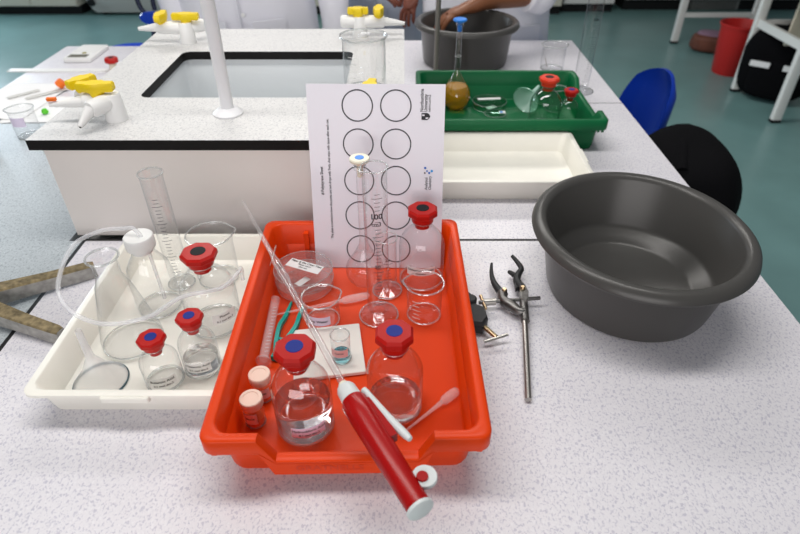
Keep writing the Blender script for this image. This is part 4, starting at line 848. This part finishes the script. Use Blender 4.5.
# ---------------------------------------------------------------- people
def skin(name, verts, edges, radii, mat, parent, sub=2):
    me = bpy.data.meshes.new('tmp'); me.from_pydata([tuple(v) for v in verts], edges, [])
    ob = bpy.data.objects.new('tmp', me); C.objects.link(ob)
    ob.modifiers.new('skin', 'SKIN'); ob.modifiers.new('sub', 'SUBSURF').levels = sub
    for i, r in enumerate(radii): me.skin_vertices[0].data[i].radius = r if hasattr(r, '__len__') else (r, r)
    me.skin_vertices[0].data[0].use_root = True
    dg = bpy.context.evaluated_depsgraph_get(); m2 = bpy.data.meshes.new_from_object(ob.evaluated_get(dg)); bpy.data.objects.remove(ob); bpy.data.meshes.remove(me)
    m2.name = name; m2.materials.clear(); m2.materials.append(M[mat]); m2.polygons.foreach_set('use_smooth', [True]*len(m2.polygons))
    o = bpy.data.objects.new(name, m2); C.objects.link(o); o.parent = parent; return o
def person(label, loc, rz, arms, coat, skinm, trousers, h=1.66, wide=1.0, long_sleeve=(True, True), lean=0.04):
    # local frame: faces -y, feet at z = 0; arms: per side (elbow, wrist, hand direction)
    t = thing('person', label, 'person', loc, rz); k = h/1.70
    V = []; E = []; R = []
    def add(p, r, prev=None):
        V.append(Vector(p)); R.append(r); i = len(V) - 1
        if prev is not None: E.append((prev, i))
        return i
    pel = add((0, 0, 0.94*k), (0.14, 0.10)); wst = add((0, -lean*0.4, 1.08*k), (0.125, 0.09), pel); ch = add((0, -lean, 1.28*k), (0.145, 0.10), wst); nb = add((0, -lean, 1.42*k), 0.075, ch); nk = add((0, -lean - 0.01, 1.48*k), 0.052, nb)
    hd = add((0, -lean - 0.03, 1.57*k), (0.072, 0.088), nk); ht_ = add((0, -lean - 0.03, 1.65*k), (0.066, 0.08), hd); add((0, -lean - 0.025, 1.69*k), 0.045, ht_)
    add((0, -lean - 0.108, 1.555*k), 0.014, hd)
    for s in (-1, 1):
        hp = add((s*0.09, 0, 0.88*k), 0.085, pel); kn = add((s*0.10, -0.01, 0.48*k), 0.055, hp); an = add((s*0.10, 0.02, 0.09*k), 0.038, kn); add((s*0.11, -0.13, 0.035), 0.032, an)
    wr = []
    for s, (el, wrs, hdir) in zip((-1, 1), arms):
        sh = add((s*0.175, -lean, 1.375*k), 0.055, ch); e = add(el, 0.041, sh); mid = add((Vector(el)*0.6 + Vector(wrs)*0.4), 0.042, e); wi = add(wrs, 0.027, mid)
        hd_ = Vector(hdir).normalized(); pl = add(Vector(wrs) + hd_*0.045, (0.034, 0.018), wi); kn = add(Vector(wrs) + hd_*0.085, (0.036, 0.014), pl)
        up = Vector((0, 0, 1)); sd = hd_.cross(up); sd = sd.normalized() if sd.length > 0.1 else Vector((1, 0, 0)); cur = sd.cross(hd_).normalized()*-1
        for f_ in range(4):
            b = Vector(wrs) + hd_*0.09 + sd*(0.027 - 0.018*f_); L = (0.072, 0.080, 0.074, 0.058)[f_]
            p1 = add(b + hd_*L*0.45 + cur*0.006, 0.0085, kn); p2 = add(b + hd_*L*0.8 + cur*0.020, 0.0078, p1); add(b + hd_*L + cur*0.036, 0.0065, p2)
        tb0 = Vector(wrs) + hd_*0.04 + sd*0.034*s; p1 = add(tb0 + hd_*0.025 + sd*0.018*s + cur*0.010, 0.010, pl); add(tb0 + hd_*0.058 + sd*0.016*s + cur*0.022, 0.008, p1)
    body = skin('body', V, E, R, skinm, t)
    # hair, eyes, mouth
    hc = Vector((0, -lean - 0.02, 1.615*k))
    MB().add(*hairshell(0.092, 0.112, 0.115)).xf(Matrix.Translation(hc)).build('hair', 'hair_black', t, sharp=180)
    for s in (-1, 1): MB().lathe([(0, -0.011), (0.008, -0.008), (0.011, 0), (0.008, 0.008), (0, 0.011)], 12).xf(Matrix.Translation((s*0.031, -lean - 0.108, 1.590*k))).build('eye', 'eye_white', t)
    MB().tube([(-0.022, -lean - 0.104, 1.520*k), (0, -lean - 0.112, 1.518*k), (0.022, -lean - 0.104, 1.520*k)], 0.006, 8).build('mouth', 'lips', t)
    # trousers, shoes
    for s in (-1, 1):
        MB().tube([(s*0.088, 0, 0.93*k), (s*0.095, -0.005, 0.70*k), (s*0.10, -0.01, 0.48*k), (s*0.10, 0.015, 0.10*k), (s*0.10, 0.015, 0.055)], [0.105, 0.095, 0.076, 0.062, 0.066], 16).build('trouser_leg', trousers, t)
        MB().rings([[(s*0.108 + x, -0.045 + y, z) for x, y in rrect(0.098*q, 0.275*q, 0.044*q, 5)] for q, z in ((0.98, 0), (1, 0.015), (0.97, 0.04), (0.72, 0.075))]).build('shoe', 'shoe_black', t)
    # lab coat: torso loft with folds, sleeves, collar
    rg = []; n = 48
    for z, rx, ry, cy in ((0.50, 0.235, 0.175, 0.0), (0.62, 0.228, 0.170, 0), (0.78, 0.220, 0.160, 0), (0.92, 0.212, 0.152, 0), (1.06, 0.198, 0.140, -lean*0.4), (1.20, 0.200, 0.142, -lean*0.8), (1.32, 0.198, 0.132, -lean), (1.40, 0.165, 0.105, -lean), (1.44, 0.095, 0.080, -lean), (1.455, 0.070, 0.066, -lean)):
        ring = []
        for i in range(n):
            a = 2*PI*i/n; fo = 1 + 0.030*max(0, (1.25 - z))*math.sin(9*a + z*5) + 0.018*noise.noise((math.cos(a)*3, math.sin(a)*3, z*4))
            ring.append((rx*wide*fo*math.cos(a), cy + ry*fo*math.sin(a), z*k))
        rg.append(ring)
    mb = MB().rings(rg, False, False)
    for j, (s, (el, wrs, hdir)) in enumerate(zip((-1, 1), arms)):
        shp = Vector((s*0.150, -lean, 1.39*k)); el = Vector(el); wv = Vector(wrs)
        end = el + (wv - el)*(0.88 if long_sleeve[j] else 0.30)
        pts = smoothpath([shp, shp.lerp(el, 0.5) + Vector((s*0.012, 0, 0)), el, end], 6); m_ = len(pts)
        mb.tube(pts, [0.074 - 0.022*i/(m_ - 1) + 0.004*math.sin(i*1.9) for i in range(m_)], 16)
    ct = mb.build('lab_coat', coat, t, sharp=180)
    MB().tube([(0, -0.176*1.0, 0.52*k), (0, -0.164, 0.78*k), (0, -0.158 - lean*0.4, 1.06*k), (0, -0.150 - lean*0.8, 1.22*k)], 0.004, 6).build('placket', coat, ct)
    for z in (0.80, 0.95, 1.10): MB().lathe([(0, 0.002), (0.007, 0.002), (0.008, 0), (0, 0)], 12).xf(rotm((0.018, -0.166 - lean*0.4, z*k), rx=PI/2)).build('button', 'white_plastic', ct)
    for s in (-1, 1): MB().slab(0.13, 0.14, 0.01, 0, 0.006, 0.001).xf(rotm((s*0.105, -0.160, 0.86*k), rx=PI/2, rz=s*0.42)).build('pocket', coat, ct)
    MB().tube([(0.075*math.cos(a), -lean + 0.07*math.sin(a), 1.455*k - 0.02*math.sin(a)) for a in [2*PI*i/20 for i in range(20)]], 0.012, 8, closed=True).build('collar', coat, ct)
    return t
def hairshell(rx, ry, rz_):
    v = []; f = []; nu, nv = 24, 12
    for j in range(nv + 1):
        ph = PI/2 - (j/nv)*PI*0.62
        for i in range(nu):
            th = 2*PI*i/nu; dn = max(0, -math.sin(th)); lim = ph if dn < 0.3 else max(ph, 0.25 + 0.5*dn*(j/nv)**0.5)
            v.append((rx*math.cos(lim)*math.cos(th), ry*math.cos(lim)*math.sin(th), rz_*math.sin(lim)))
    for j in range(nv):
        for i in range(nu): q = (i + 1) % nu; f.append((j*nu + i, (j + 1)*nu + i, (j + 1)*nu + q, j*nu + q))
    return v, f
person('person in white lab coat standing behind the sink and pole', (-0.610, 2.42, FLOOR), math.radians(2),
       (((-0.29, 0.0, 1.12), (-0.25, -0.06, 0.82), (0.1, -0.3, -0.9)), ((0.33, -0.05, 1.10), (0.355, -0.15, 0.80), (0.1, -0.3, -0.9))), 'coat_white', 'skin_fair', 'trousers_grey', 1.72, 1.28)
person('person in pale blue-grey coat and dark trousers behind back gas tap', (-0.115, 2.78, FLOOR), 0,
       (((-0.24, -0.06, 1.10), (-0.05, -0.24, 0.99), (0.9, -0.35, -0.1)), ((0.25, -0.06, 1.10), (0.17, -0.28, 1.02), (-0.3, -0.5, -0.7))), 'coat_blue', 'skin_deep', 'trousers_navy', 1.64)
person('person in white lab coat with bare forearm reaching into farther basin', (0.360, 2.46, FLOOR), math.radians(0),
       (((-0.25, 0.04, 1.12), (-0.22, -0.02, 0.88), (0.1, -0.3, -0.9)), ((0.125, -0.30, 1.060), (-0.11, -0.47, 1.062), (-0.85, -0.10, -0.30))), 'coat_white', 'skin_brown', 'trousers_grey', 1.66, 1.08, (True, False))
